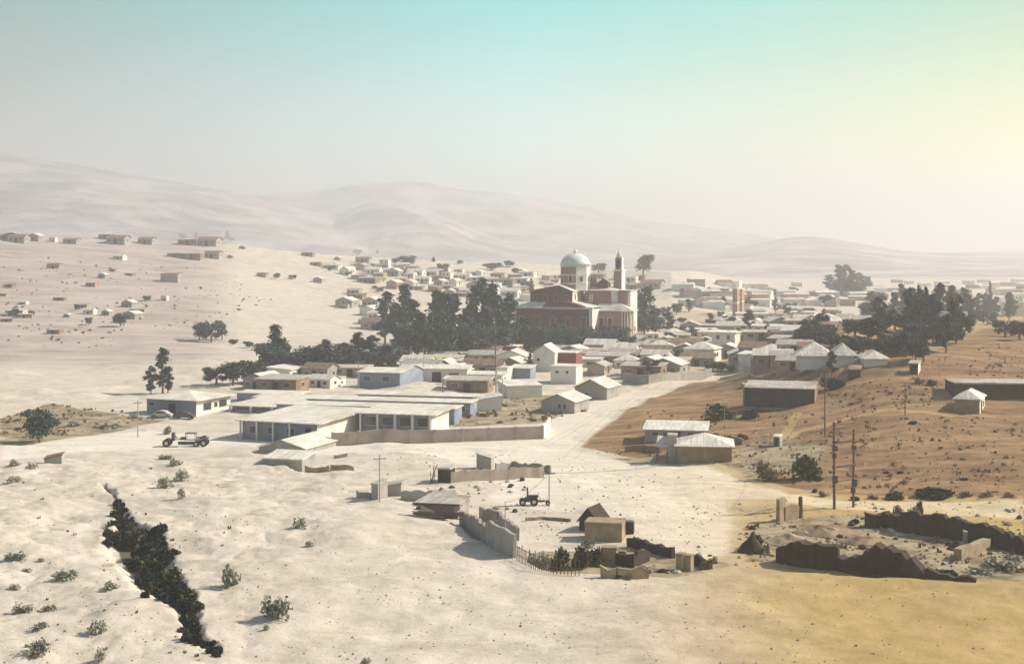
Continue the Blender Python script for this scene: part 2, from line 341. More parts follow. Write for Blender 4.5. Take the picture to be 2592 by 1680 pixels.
def finish_labels():
    for look, L in REG.items():
        L.sort(key=lambda o: o.location.x/max(o.location.y, 1))
        n = len(L)
        for i, o in enumerate(L):
            if n == 1: o['label'] = look
            elif n == 2: o['label'] = look+', '+('left' if i == 0 else 'right')+' of the two'
            elif i == n-1: o['label'] = look+', rightmost'
            elif i == 0: o['label'] = look+', leftmost'
            else: o['label'] = look+', '+ORD[min(i, 98)]+' from left'

# ------------------------------------------------------------------ ground meshes
ang = np.concatenate([np.linspace(-180, -60, 13)[:-1], np.linspace(-60, -21, 27)[:-1], np.linspace(-21, 21, 841), np.linspace(21, 60, 27)[1:], np.linspace(60, 180, 13)[1:-1]])
rad = np.concatenate([[0.01], np.linspace(2, 96, 32)[:-1], np.arange(96, 330, 0.55), np.arange(330, 1100, 2.9), np.geomspace(1100, 9800, 120)])
A, RR = np.meshgrid(np.radians(ang), rad); X = RR*np.sin(A); Y = RR*np.cos(A)
Z = height(X.ravel(), Y.ravel()); X = X.ravel(); Y = Y.ravel()
nc, nr = len(ang), len(rad)
ii = np.arange(nc*(nr-1)).reshape(nr-1, nc); jj = np.roll(ii, -1, axis=1)
faces = np.stack([ii, ii+nc, jj+nc, jj], -1).reshape(-1, 4)
def inpoly(px, x, y):
    ins = np.zeros(x.shape, bool); n = len(px)
    for i in range(n):
        x1, y1 = px[i]; x2, y2 = px[(i+1) % n]
        c = ((y1 > y) != (y2 > y)); c &= x < (x2-x1)*(y-y1)/((y2-y1) if y2 != y1 else 1e-9)+x1
        ins ^= c
    return ins
def wpoly(pts): return [tuple(G(u, v)[:2]) for u, v in pts]
front = Y > 20
U = np.where(front, CX+F*X/np.maximum(Y, 1), -9999)
road_px = [(0,1128),(200,1105),(380,1088),(540,1108),(800,1128),(1100,1122),(1374,1112),(1376,1072),(1440,1040),(1520,1008),(1640,968),(1750,948),(1860,946),(1720,980),(1620,1018),(1540,1070),(1450,1140),(1600,1172),(1780,1178),(1880,1215),(2000,1250),(2150,1268),(2592,1262),(2592,1312),(2250,1296),(2100,1285),(1960,1262),(1840,1262),(1860,1330),(1840,1400),(1760,1425),(1640,1370),(1500,1290),(1350,1290),(1230,1265),(1300,1200),(1100,1152),(780,1150),(620,1126),(400,1138),(200,1145),(0,1165)]
road_w = wpoly(road_px)
road = inpoly(road_w, X, Y)
hill_px = [(1470,1130),(1560,1060),(1640,1010),(1760,960),(1900,950),(2130,945),(2240,900),(2420,830),(2592,770),(2700,760),(2700,1256),(2300,1258),(2120,1250),(1990,1232),(1890,1190),(1800,1168),(1620,1160)]
grass = inpoly(wpoly(hill_px), X, Y)
grass |= (Y > 150) & (Y < 420) & (U > 2592) & (U < 4500)
path1 = [(1960,1140),(2010,1095),(2150,1058),(2250,1035),(2400,1052)]; path2 = [(1700,1240),(1900,1160),(1980,1110),(2018,1045)]
pp = [(*tuple(G(u, v)[:2]), 1.4) for u, v in path1]; pq = [(*tuple(G(u, v)[:2]), 1.2) for u, v in path2]; pr_ = [(*tuple(G(u, v)[:2]), 6) for u, v in [(2330,880),(2450,830),(2560,790)]]
near = (Y > 120) & (Y < 520) & (X > 0)
pathm = np.zeros(X.shape)
for L_ in (pp, pq, pr_):
    d, wd = seg_dist(X[near], Y[near], L_); pathm[near] = np.maximum(pathm[near], 1-sm(0.5, 1.2, d/wd))
veg_polys = [[(0,1060),(130,1020),(300,1050),(420,1060),(300,1090),(150,1118),(0,1128)], [(1080,1040),(1200,1010),(1350,1000),(1500,1000),(1480,1040),(1380,1070),(1150,1080)], [(1800,1150),(1950,1110),(2100,1130),(2060,1190),(1900,1205)],
             [(1340,1400),(1700,1380),(1850,1430),(1700,1462),(1400,1452)], [(1900,1330),(2150,1300),(2592,1380),(2592,1470),(2300,1455),(1900,1420)], [(1500,1160),(1700,1150),(1760,1200),(1600,1235),(1450,1200)]]
def soft(wp, w_):
    out = np.zeros(X.shape); m_ = (Y > 90) & (Y < 640) & (np.abs(X) < Y*.42+4)
    d, _ = seg_dist(X[m_], Y[m_], [(*p, 0) for p in wp+[wp[0]]]); d = d*np.where(inpoly(wp, X[m_], Y[m_]), 1, -1); out[m_] = sm(-w_, w_, d); return out
veg = np.zeros(X.shape)
for p in veg_polys: veg = np.maximum(veg, soft(wpoly(p), 3.5))
def blur(m, k=2):
    a = m.astype(float).reshape(nr, nc)
    for _ in range(k):
        a = (a+np.roll(a, 1, 0)+np.roll(a, -1, 0)+np.roll(a, 1, 1)+np.roll(a, -1, 1))/5
    return a.ravel()
hillm = np.where(Y > 1300, sm(1300, 2200, Y), 0)+np.where(Y < -300, 1, 0)
tanm = sm(1200, 2300, U)*(Y < 700)*front
tanm = np.where(front, tanm, 0.6)
dg, hwg = seg_dist(X, Y, GP); gully_shade = (1-sm(0.35, 0.8, dg/(hwg+0.3)))*(Y > 90)*(Y < 210)*0.7  # mask that darkens the gully soil in place of shadow
grassb = np.maximum(soft(wpoly(hill_px), 2.2), np.where(Y > 90, ((U > 2592) & grass), 0))*(1-.6*pathm); roadb = soft(road_w, 2.2)*(1-.0*Y)
pinkm = (1-sm(400, 700, U))*sm(330, 460, Y)*(Y < 2000)*front+(Y < 50)*0.5
rutm = np.zeros(X.shape); nr_ = (Y > 100) & (Y < 520)
for line in ([(0,1145),(200,1124),(390,1112),(560,1122),(800,1140),(1100,1136),(1380,1125),(1450,1085),(1530,1035),(1640,985),(1760,958)], [(1760,958),(1620,1000),(1540,1060),(1440,1160),(1300,1180),(1180,1215)], [(1440,1160),(1620,1200),(1800,1230),(2000,1265),(2200,1282),(2592,1288)]):
    P3 = [(*tuple(G(u, v)[:2]), 1.0) for u, v in line]
    d, _ = seg_dist(X[nr_], Y[nr_], P3); wob = fbm(X[nr_]/12, Y[nr_]/12, 2, 61)*1.2
    q = np.maximum(np.exp(-((d+wob-.75)/.28)**2), .55*np.exp(-((d+wob-2.1)/.3)**2)); rutm[nr_] = np.maximum(rutm[nr_], q)
fc_road = road[faces].all(1); fmean_y = Y[faces].mean(1); fr = np.hypot(X, Y)[faces].mean(1)
fc_hill = (fr > 1500) & ~fc_road
def sub_ground(name, mask):
    fs = faces[mask]; used = np.unique(fs); mp = np.full(len(X), -1); mp[used] = np.arange(len(used)); fs = mp[fs]
    me = bpy.data.meshes.new(name); me.vertices.add(len(used)); me.vertices.foreach_set('co', np.stack([X[used], Y[used], Z[used]], -1).ravel().astype(np.float32))
    me.loops.add(fs.size); me.loops.foreach_set('vertex_index', fs.ravel().astype(np.int32))
    me.polygons.add(len(fs)); me.polygons.foreach_set('loop_start', np.arange(0, fs.size, 4, dtype=np.int32))
    me.polygons.foreach_set('use_smooth', np.ones(len(fs), bool))
    for an, arr in (('road', roadb), ('grass', grassb), ('veg', veg), ('hill', hillm), ('tan', tanm), ('dark', gully_shade), ('pink', pinkm), ('rut', rutm)):
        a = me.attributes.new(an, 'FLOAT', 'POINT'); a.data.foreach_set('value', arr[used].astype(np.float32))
    me.update(calc_edges=True); me.validate(); me.materials.append(GROUND)
    o = link(name, me); o['kind'] = 'structure'; return o
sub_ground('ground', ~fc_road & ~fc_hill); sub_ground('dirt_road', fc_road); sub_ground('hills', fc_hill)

# ------------------------------------------------------------------ plants
def leaf_mesh(name, centers, n, size, m, squash=1.0, seed=0):
    rg = np.random.default_rng(seed)
    cen = np.array([c[:3] for c in centers]); rad_ = np.array([c[3:] if len(c) > 4 else (c[3],)*3 for c in centers], float)
    wts = rad_[:, 0]*rad_[:, 2]; wts /= wts.sum(); idx = rg.choice(len(cen), n, p=wts)
    d = rg.normal(size=(n, 3)); d /= np.linalg.norm(d, axis=1)[:, None]
    r = rg.uniform(0.1, 1.0, n)**0.6*(1+0.35*np.sin(d[:, 0]*5+idx)*np.cos(d[:, 2]*6+idx*2)); p = cen[idx]+d*rad_[idx]*r[:, None]*1.15
    a = rg.normal(size=(n, 3)); a /= np.linalg.norm(a, axis=1)[:, None]; b = np.cross(a, rg.normal(size=(n, 3))); b /= np.linalg.norm(b, axis=1)[:, None]
    s = size*rg.uniform(0.5, 1.4, n)[:, None]
    vs = np.stack([p-a*s-b*s*0.2, p-b*s*0.65, p+a*s, p+b*s*0.65], 1).reshape(-1, 3)
    me = bpy.data.meshes.new(name); me.vertices.add(4*n); me.vertices.foreach_set('co', vs.ravel().astype(np.float32))
    me.loops.add(4*n); me.loops.foreach_set('vertex_index', np.arange(4*n, dtype=np.int32)); me.polygons.add(n); me.polygons.foreach_set('loop_start', np.arange(0, 4*n, 4, dtype=np.int32))
    me.update(calc_edges=True); me.materials.append(m); return me
PROTO = {}
def tree_proto(key, name, Ht, W, clumps, limbs, nleaf, lsize, lm, seed):
    root = bpy.data.objects.new(name, None); COL.objects.link(root)
    t = MB()
    for p, q, r0, r1 in limbs: t.tube(p, q, r0, r1, 7)
    t.build('trunk', BARK, root)
    link('crown', leaf_mesh('crown', clumps, nleaf, lsize, lm, seed=seed), root)
    PROTO[key] = [root, Ht, W, False]
def rnd(a, b): return random.uniform(a, b)
def make_protos():
    for k in range(3):         # tall loose eucalyptus, 16 m
        cl = []; lm_ = [((0,0,-1), (rnd(-.3,.3), 0, 7), .32, .22), ((rnd(-.2,.2), 0, 7), (rnd(-.5,.5), rnd(-.3,.3), 15), .22, .05)]
        for i in range(15):
            h = 3.6+i*0.86; sp = 2.5*(1-abs(h-8)/12); a = rnd(0, 6.28); rr = rnd(0.2, 1.0)*sp
            c = (rr*math.cos(a), rr*math.sin(a), h); s = rnd(0.75, 1.45)*(1.15-0.4*h/16)
            cl.append((*c, s, s, s*rnd(0.7, 1.3))); lm_.append(((0, 0, h-1.6), c, .09, .03))
        tree_proto('euc%d' % k, 'eucalyptus_tree', 16, 6.2, cl, lm_, 2600, 0.34, LEAF, 10+k)
    for k in range(3):         # round leafy tree, 8 m tall
        cl = []; lm_ = [((0,0,-1), (0, 0, 2.4), .35, .28)]
        for i in range(14):
            a = rnd(0, 6.28); rr = rnd(0.5, 3.0); h = rnd(2.4, 6.9)-0.35*max(rr-1.5, 0); s = rnd(0.9, 1.6)
            cl.append((rr*math.cos(a), rr*math.sin(a), h, s, s, s*0.8)); lm_.append(((0, 0, 2.2), cl[-1][:3], .12, .04))
        tree_proto('rnd%d' % k, 'leafy_tree', 8, 7.6, cl, lm_, 2600, 0.32, (LEAF, LEAF, LEAF2)[k], 20+k)
    cl = [(rnd(-.2,.2), rnd(-.2,.2), 1.2+i*0.8, 1.25*(1-abs(i-4)/14), 1.25*(1-abs(i-4)/14), .9) for i in range(13)]
    cl = [(c[0], c[1], c[2], *(q*(1-0.55*(c[2]/12)) for q in c[3:])) for c in cl]
    tree_proto('cyp', 'cypress_tree', 12, 2.4, cl, [((0,0,-1), (0,0,10.5), .2, .04)], 1500, 0.28, LEAF, 33)
    # wide spreading pine
    cl = []; lm_ = [((0,0,-1), (0.3, 0, 6), .3, .2), ((.3, 0, 6), (0, 0, 12), .2, .05)]
    for i in range(18):
        h = 4.5+i*0.48; a = rnd(0, 6.28); rr = rnd(0.6, 3.4)*(1-(h-4.5)/11); cl.append((rr*math.cos(a), rr*math.sin(a), h, rnd(.8,1.4), rnd(.8,1.4), .55)); lm_.append(((0.1, 0, h-.7), cl[-1][:3], .08, .03))
    tree_proto('pin', 'pine_tree', 13.5, 7.5, cl, lm_, 2400, 0.3, LEAF, 44)
    for key, lmn, n, sz in (('bushdark', LEAFB, 900, 0.17), ('bush', LEAF2, 900, 0.16), ('bushgrey', LEAFG, 520, 0.14), ('bushpale', LEAFP, 330, 0.13), ('bushdry', DRY, 420, 0.13)):
        cl = []
        for i in range(9):
            a = rnd(0, 6.28); rr = rnd(0.1, 0.95); cl.append((rr*math.cos(a), rr*math.sin(a), rnd(0.25, 1.05)*(1.15-rr*0.6), rnd(.3,.55), rnd(.3,.55), rnd(.3,.5)))
        me = leaf_mesh('bush', cl, n, sz, lmn, seed=50); o = bpy.data.objects.new('bush', me); COL.objects.link(o)
        PROTO[key] = [o, 1.5, 2.4, False]
make_protos()
def place(key, loc, h, wd, rz=None):
    p = PROTO[key]
    if not p[3]: o = p[0]; p[3] = True
    else: o = copy_tree(p[0])
    o.location = loc; o.rotation_euler = (0, 0, rnd(0, 6.28) if rz is None else rz)
    o.scale = (wd/p[2], wd/p[2], h/p[1]); return o
def plant(key, u, v, vt, wpx, look, cat, group=None, dy=0.0):
    g = G(u, v)
    if dy: y = g.y+dy; x = (u-CX)/F*y; g = Vector((x, y, gz(x, y)))
    h = (HV+F*(H-g.z)/g.y-vt)*g.y/F; o = place(key, (g.x, g.y, g.z-0.12), max(h, 0.3), wpx*g.y/F); reg(o, look, cat, group); return o
TREES = []
GT = 'tall trees around the church'
def T(look, L, cat='tree', group=None):
    k = 0.95 if 'big grove on the right' in look else 1.25 if ('grove' in look or 'eucalyptus left' in look) else 1.1
    for key, u, v, vt, wd in L: plant(key, u, v, vt, wd*k, look, cat, group)
E0, E1, E2, R0, R1, R2, CY, PI = 'euc0', 'euc1', 'euc2', 'rnd0', 'rnd1', 'rnd2', 'cyp', 'pin'
T('tall loose dark eucalyptus left of the red church', [(E0,975,872,742,58),(E1,1000,880,765,60),(E2,1022,868,720,62),(E0,1045,885,760,50),(E1,1068,880,800,55),(E2,1100,885,735,62),(E0,1125,880,745,66),(E1,1150,878,742,58),(E2,1178,884,780,56),(E0,1200,885,728,58),(E1,1222,880,705,64),(E2,1240,885,718,56),(E0,1262,884,750,60),(E1,1290,880,742,60)], group=GT)
T('round dark tree in the belt below the eucalyptus grove', [(R0,1035,902,815,70),(R1,1075,912,825,75),(R0,1115,915,800,80),(R1,1160,905,825,75),(R0,1205,905,815,80),(R1,1250,900,812,80),(R0,1282,893,810,65),(E1,1010,892,800,56),(E2,1058,898,790,60),(E0,1090,900,805,56),(E1,1130,902,790,60),(E2,1185,900,800,60),(E0,1230,896,780,56),(E1,1270,892,790,54)], group=GT)
T('dark tree in front of the brick church wall', [(R1,1318,888,812,58),(E1,1338,886,800,40),(R0,1362,888,822,60),(R1,1398,890,822,62),(E2,1415,882,805,36),(R0,1435,884,818,60),(R1,1468,884,820,58),(R0,1485,878,825,46)], group=GT)
T('bushy dark tree below the columned right wing of the church', [(R1,1512,872,818,50),(E0,1520,860,775,40),(R0,1556,868,810,62),(R1,1585,868,815,55)], group=GT)
T('tall hazy tree right of the church', [(E1,1610,850,735,62),(E2,1632,848,728,60),(E0,1658,845,780,60),(R0,1640,852,790,80),(E1,1690,842,790,44)], group=GT)
T('dark tree of the long grove left of the town centre', [(E2,695,942,822,58),(R0,690,945,868,78),(R1,735,945,885,80),(R0,775,948,872,86),(R1,820,945,865,70),(E1,822,930,858,44),(R1,855,940,880,60),(R0,885,925,868,60),(E0,905,925,842,44),(E1,940,925,848,60),(R0,965,925,868,60),(R1,1000,925,880,64),(R0,925,935,885,64)])
T('round dark tree of the clump behind the long bungalow', [(R1,548,972,922,62),(R0,590,975,912,72),(R1,630,970,904,72),(R0,655,968,918,50)])
T('hazy round tree on the pale slope above the bungalow', [(R0,505,862,812,46),(R1,535,866,810,48),(R0,562,860,808,34),(R1,590,872,856,28),(R0,632,880,862,30),(R1,660,885,865,26)])
T('thin leaning eucalyptus beside the bungalow', [(E0,412,995,882,52),(E1,382,998,925,34),(E2,425,995,935,34)])
T('large round bush-like tree at the left edge', [(R1,100,1120,1026,92)])
T('round tree on the lower left hillside', [(R0,33,806,780,30),(R1,79,800,784,20),(R0,305,826,790,38),(R1,371,762,746,22),(R0,196,786,768,16),(R1,224,822,800,18)])
T('small hazy tree on the left ridge', [(R0,20,606,588,34),(R1,50,606,590,30),(R0,462,608,590,18),(CY,496,612,586,12),(CY,575,606,582,14),(R1,588,612,600,14),(R0,560,614,600,16)])
T('hazy tree among the hillside houses left of the dome', [(R0,905,648,630,24),(R1,1030,672,644,44),(R0,1000,668,652,26),(R1,1122,688,664,30),(R0,1245,684,664,52),(CY,1097,662,648,10),(R1,1165,668,657,16),(R0,948,732,722,14),(R1,960,740,724,20),(R0,700,705,690,18),(R1,740,706,694,20),(CY,955,642,630,10),(R0,1330,740,725,22),(R1,1290,735,722,22),(CY,1345,745,700,14),(R0,1515,690,665,40)])
T('large hazy tree on the ridge right of the church tower', [(R0,1628,696,642,50)])
T('hazy tree of the distant grove right of the brick towers', [(E0,2125,742,672,36),(E1,2140,742,670,34),(E2,2155,745,684,34),(E0,2100,738,696,34),(E1,2175,742,690,34),(E2,2198,738,700,32),(R0,2130,748,705,50),(R1,2165,750,710,50)])
T('dark tree of the big grove on the right', [(E0,2205,805,738,48),(R0,2200,822,765,60),(E1,2230,815,745,52),(E2,2262,820,740,52),(E0,2284,812,720,40),(E1,2312,822,728,46),(E2,2345,825,742,52),(E0,2378,828,720,52),(E1,2380,812,716,40),(E2,2408,822,724,56),(E0,2440,815,730,50),(R1,2240,838,785,64),(R0,2290,842,790,70),(R1,2340,848,790,72),(R0,2390,850,795,72),(E1,2395,892,795,60),(E2,2412,862,760,60),(E0,2372,862,765,52),(E1,2330,850,762,50),(R1,2440,832,790,62),(E1,2478,806,742,44),(E2,2500,806,750,40),(E0,2520,800,752,40),(R0,2470,818,780,52),(E1,2220,830,750,50),(R0,2265,835,780,70),(E2,2300,850,755,54),(R1,2315,868,810,70),(E0,2360,850,745,54),(R0,2362,872,815,70),(E1,2425,845,748,50),(R1,2420,870,810,64),(E2,2455,820,745,48),(R0,2440,850,800,60),(E0,2330,832,735,44),(R1,2500,822,785,54)])
T('dark round tree at the foot of the big right-hand grove', [(R2,2152,880,845,52),(R0,2185,896,848,60),(R2,2210,888,858,44),(R1,2240,896,850,58),(R0,2275,900,838,64),(R1,2318,912,850,50),(E0,2338,915,842,44)])
T('dark tree at the top of the right slope', [(R1,2545,852,805,66),(R0,2580,858,812,60)])
T('pointed cypress standing above the right-hand rooftops', [(CY,2506,790,706,14)])
T('round dark tree among the roofs left of the right grove', [(R0,1966,894,846,44),(R1,1910,866,832,46),(R0,2030,872,820,54),(R1,2060,868,830,44),(R0,2012,862,838,34),(E0,2112,858,828,28),(R1,2085,880,828,44),(R0,2078,838,790,36),(R1,2050,800,776,34),(R0,2095,775,745,34),(R1,2222,765,735,34),(R0,1998,830,802,30),(R1,1870,868,846,34)])
T('dark tree along the main road into town', [(R0,1700,874,838,36),(R1,1645,952,905,46),(R0,1635,918,900,30),(R1,1715,850,822,40),(R0,1725,818,802,24),(R1,1570,915,900,20),(R0,1825,940,912,44),(R1,1805,936,915,40),(R0,1850,944,924,24),(R1,1745,925,905,30),(CY,1341,948,888,22)])
T('small tree below the brick towers', [(R0,1848,836,798,30),(E1,1963,792,752,16),(R0,1908,778,760,24),(R1,1956,750,730,24),(R0,2010,748,725,26),(R1,1825,805,785,18)])
T('thin black tree beside the walled warehouse', [(E1,2106,950,886,34),(R1,2100,985,948,40)])
plant('bushgrey', 425, 1098, 1068, 26, 'small grey-green tree beside the old road grader', 'bush')
BU = 'bushes on the pale foreground slope'
for (u0, u1, v0, v1, k) in [(17,75,1387,1415,'bushgrey'),(90,115,1402,1420,'bushpale'),(53,87,1427,1446,'bushpale'),(124,190,1430,1464,'bushgrey'),(255,299,1461,1492,'bushgrey'),(34,96,1520,1548,'bushgrey'),(100,140,1520,1545,'bushgrey'),(84,128,1561,1589,'bushgrey'),(62,134,1598,1651,'bushgrey'),(215,277,1548,1604,'bushpale'),(230,277,1620,1673,'bushpale'),(20,60,1465,1490,'bushpale')]:
    plant(k, (u0+u1)/2, v1, v0, (u1-u0), 'low %s bush on the lower left slope' % ('grey-green' if k == 'bushgrey' else 'sparse pale'), 'bush', BU)
for (u0, u1, v0, v1, k) in [(551,607,1411,1486,'bushgrey'),(667,748,1487,1562,'bushgrey'),(665,686,1566,1593,'bushpale'),(724,789,1294,1335,'bushpale'),(765,796,1356,1383,'bushpale'),(906,947,1651,1679,'bushpale')]:
    plant(k, (u0+u1)/2, v1, v0, (u1-u0), 'lone %s bush right of the dark gully' % ('blue-grey' if k == 'bushgrey' else 'faint pale'), 'bush', BU)
for (u0, u1, v0, v1, k) in [(404,443,1143,1163,'bushgrey'),(422,463,1155,1177,'bushgrey'),(385,440,1190,1235,'bushpale'),(440,488,1172,1215,'bushpale'),(445,470,1215,1262,'bushpale'),(18,50,1155,1180,'bushgrey'),(60,108,1160,1186,'bushpale'),(165,205,1058,1078,'bushgrey'),(230,300,1066,1082,'bushgrey'),(320,350,1042,1058,'bushgrey'),(10,60,1195,1220,'bushpale')]:
    plant(k, (u0+u1)/2, v1, v0, (u1-u0), '%s bush near the left-hand road' % ('grey' if k == 'bushgrey' else 'wiry pale'), 'bush')
# dark shrubs in the gully, many added to stand in for its shadow
gl = [(292,1275,1258,26),(296,1310,1278,30),(308,1340,1310,34),(316,1362,1326,36),(285,1372,1348,50),(310,1385,1352,56),(345,1385,1335,60),(375,1372,1318,50),(395,1352,1310,40),(350,1410,1362,70),(388,1402,1352,56),(360,1432,1385,70),(398,1430,1372,50),(375,1455,1410,64),(405,1462,1405,50),(392,1482,1440,60),(440,1478,1432,50),(430,1505,1455,66),(465,1500,1468,46),(445,1520,1482,60),(482,1545,1512,44),(470,1560,1528,40),(480,1585,1550,34),(474,1605,1575,34),(488,1622,1600,34),(515,1636,1606,34),(535,1648,1622,34),(550,1654,1640,30)]
for k in range(110):
    i = min(int(rnd(2, len(GULLY)-1.01)), len(GULLY)-2); f = rnd(0, 1); a_, b_ = GULLY[i], GULLY[i+1]; hw_ = a_[2]+(b_[2]-a_[2])*f
    u = a_[0]+(b_[0]-a_[0])*f+rnd(-1.15, 1.25)*hw_; v = a_[1]+(b_[1]-a_[1])*f+rnd(-8, 8); sz = rnd(22, 46) if hw_ > 18 else rnd(14, 26)
    gl.append((u, v, v-sz*.75, sz))
for (u, v, vt, wd) in gl:
    plant(random.choice(['bushdark', 'bushdark', 'bushdark', 'bushdark', 'bush']), u, v+4, vt-rnd(0, 6), wd*rnd(1.0, 1.6), 'dark shrub packed into the '+('narrow head' if v < 1345 else 'wide upper part' if v < 1405 else 'wide lower part' if v < 1475 else 'narrowing part' if v < 1560 else 'tail')+' of the foreground gully', 'shrub', 'dark shrubs in the gully')
for (u0, u1, v0, v1, k) in [(1767,1861,1020,1062,'bush'),(1880,1930,1028,1058,'bush'),(2085,2140,948,985,'bushdark'),(1990,2080,1150,1210,'bush'),(1900,1990,1158,1215,'bushdry'),(2035,2070,1155,1185,'bushdark'),(2320,2430,1225,1262,'bushdark'),(2240,2300,1240,1262,'bush'),(2152,2185,1248,1264,'bushdark'),(2190,2230,1246,1262,'bushdry'),(2420,2465,1236,1256,'bushdry'),(2475,2520,1238,1256,'bushdry'),(2535,2575,1240,1258,'bushdry'),(2050,2068,1230,1246,'bushdark'),(2068,2100,1236,1256,'bushdry'),(2235,2255,1188,1198,'bushdark'),(2270,2290,1186,1196,'bushdark'),(2180,2200,1196,1204,'bushdry'),(2275,2305,1210,1222,'bushdry'),(1825,1850,1105,1130,'bushdark'),(1855,1895,1095,1112,'bush'),(2290,2320,1060,1072,'bushdark'),(2420,2450,1204,1214,'bushdark'),(2310,2345,950,970,'bushdry'),(2340,2370,958,975,'bush')]:
    plant(k, (u0+u1)/2, v1, v0, (u1-u0)*1.05, {'bush':'olive green','bushdark':'dark','bushdry':'dry brown'}[k]+' bush on the reddish right-hand hill', 'bush')
for (u0, u1, v0, v1, k) in [(1395,1450,1382,1440,'bush'),(1340,1400,1388,1438,'bushgrey'),(1440,1500,1378,1435,'bush'),(1490,1535,1380,1430,'bush'),(1470,1500,1348,1385,'bushgrey'),(1600,1650,1430,1455,'bush'),(1540,1600,1438,1458,'bush'),(1765,1800,1410,1440,'bushdry'),(1790,1820,1402,1425,'bushdry')]:
    plant(k, (u0+u1)/2, v1, v0, (u1-u0)*1.15, 'leafy %s bush beside the ruined compound' % {'bush':'green','bushgrey':'grey-green','bushdry':'brown'}[k], 'bush')
for (u0, u1, v0, v1, k) in [(2255,2290,1270,1300,'bushdry'),(2290,2330,1275,1305,'bushdry'),(2318,2340,1262,1302,'bush'),(2500,2592,1405,1440,'bushgrey'),(2440,2510,1425,1450,'bushgrey'),(2540,2600,1395,1420,'bushgrey'),(2150,2175,1305,1325,'bushdark'),(2365,2450,1436,1458,'bushdark'),(1880,1925,1333,1385,'bushdark')]:
    plant(k, (u0+u1)/2, v1, v0, (u1-u0)*1.1, '%s bush beside the sunken ruins' % {'bush':'green','bushgrey':'grey','bushdry':'dry brown','bushdark':'dark'}[k], 'bush')
for i in range(26):
    u = rnd(1110, 1480); v = rnd(1015, 1085)
    if 1255 < u < 1470 and v < 1060 or v > 1072: continue
    g = G(u, v); o = place(random.choice(['bushgrey', 'bushdry']), (g.x, g.y, g.z-.1), rnd(.5, 1.1), rnd(1.2, 2.6)); reg(o, 'small low bush on the brown verge behind the perimeter wall', 'bush', 'bushes on the verge')

def scrub():                   # uncountable low tufts over slopes
    vs = []; fs = []
    rg = np.random.default_rng(5)
    def tuft(x, y, s):
        z = gz(x, y)
        for k in range(8):
            a = rg.uniform(0, 6.28); r = rg.uniform(0, .6)*s; h = rg.uniform(.3, .8)*s; w_ = rg.uniform(.12, .3)*s; px, py = x+r*math.cos(a), y+r*math.sin(a)
            b = rg.uniform(0, 3.14); dx, dy = w_*math.cos(b), w_*math.sin(b); n = len(vs)
            vs.extend([(px-dx, py-dy, z-.05), (px+dx, py+dy, z-.05), (px+dx*.8+.1*s*math.cos(a), py+dy*.8, z+h), (px-dx*.8, py-dy*.8+.1*s, z+h*.8)]); fs.append((n, n+1, n+2, n+3))
    def region(poly, n, s0, s1):
        us = [p[0] for p in poly]; v_ = [p[1] for p in poly]
        c = 0
        while c < n:
            u = rg.uniform(min(us), max(us)); v = rg.uniform(min(v_), max(v_))
            if not inpoly(poly, np.array([u]), np.array([v]))[0]: continue
            if vnoise(np.array([u/40.0]), np.array([v/14.0]), 4)[0] < 0.5 and rg.uniform() < .88: c += .25; continue
            g = G(u, v); tuft(g.x, g.y, s0+(s1-s0)*1.3*rg.uniform()**2.5); c += 1
    region([(1500,1150),(1640,1040),(1900,1040),(2300,1060),(2592,1050),(2592,1250),(2300,1250),(2000,1225),(1800,1160)], 1000, .12, .5)
    region([(2100,1000),(2300,930),(2592,850),(2592,960),(2400,950),(2350,1040),(2100,1050)], 450, .15, .5)
    region([(0,1060),(130,1020),(400,1055),(200,1100),(0,1122)], 420, .15, .6)
    region([(1850,1330),(2200,1330),(2592,1400),(2592,1460),(1900,1430)], 200, .25, .6)
    region([(1110,1020),(1500,1000),(1450,1050),(1360,1070),(1100,1080)], 160, .3, .8)
    region([(0,1200),(300,1180),(560,1200),(640,1400),(500,1680),(0,1680)], 90, .12, .35)
    region([(0,640),(500,670),(700,760),(300,880),(0,880)], 420, .35, 1.1)
    me = bpy.data.meshes.new('scrub'); me.from_pydata(vs, [], fs); me.materials.append(DRY); o = link('scrub', me)
    tag(o, 'low dry scrub and tufts scattered over the slopes', 'scrub'); o['kind'] = 'stuff'
scrub()

# ------------------------------------------------------------------ buildings
class Frame:
    """local frame at ground pixel (u, v), front turned th degrees to the left; X along the front to the right, Y away"""
    def __init__(s, u, v, th, D=None):
        if D is None: g = G(u, v)
        else: x = (u-CX)/F*D; g = Vector((x, D, gz(x, D)))
        s.o = g; s.th = R(th); s.ex = Vector((math.cos(s.th), -math.sin(s.th), 0)); s.ey = Vector((math.sin(s.th), math.cos(s.th), 0)); s.rz = -s.th
    def X(s, u, Y=0.0):
        r = (u-CX)/F; p = s.o+s.ey*Y; return (r*p.y-p.x)/(s.ex.x-r*s.ex.y)
    def Y(s, u, X=0.0):
        r = (u-CX)/F; p = s.o+s.ex*X; return (r*p.y-p.x)/(s.ey.x-r*s.ey.y)
    def Z(s, v, X=0.0, Y=0.0):
        p = s.o+s.ex*X+s.ey*Y; return H-(v-HV)*p.y/F-s.o.z
def panel(mb, poly, t=0.12):
    mb.prism([(p[0], p[1], p[2]-t) for p in poly], (0, 0, t))
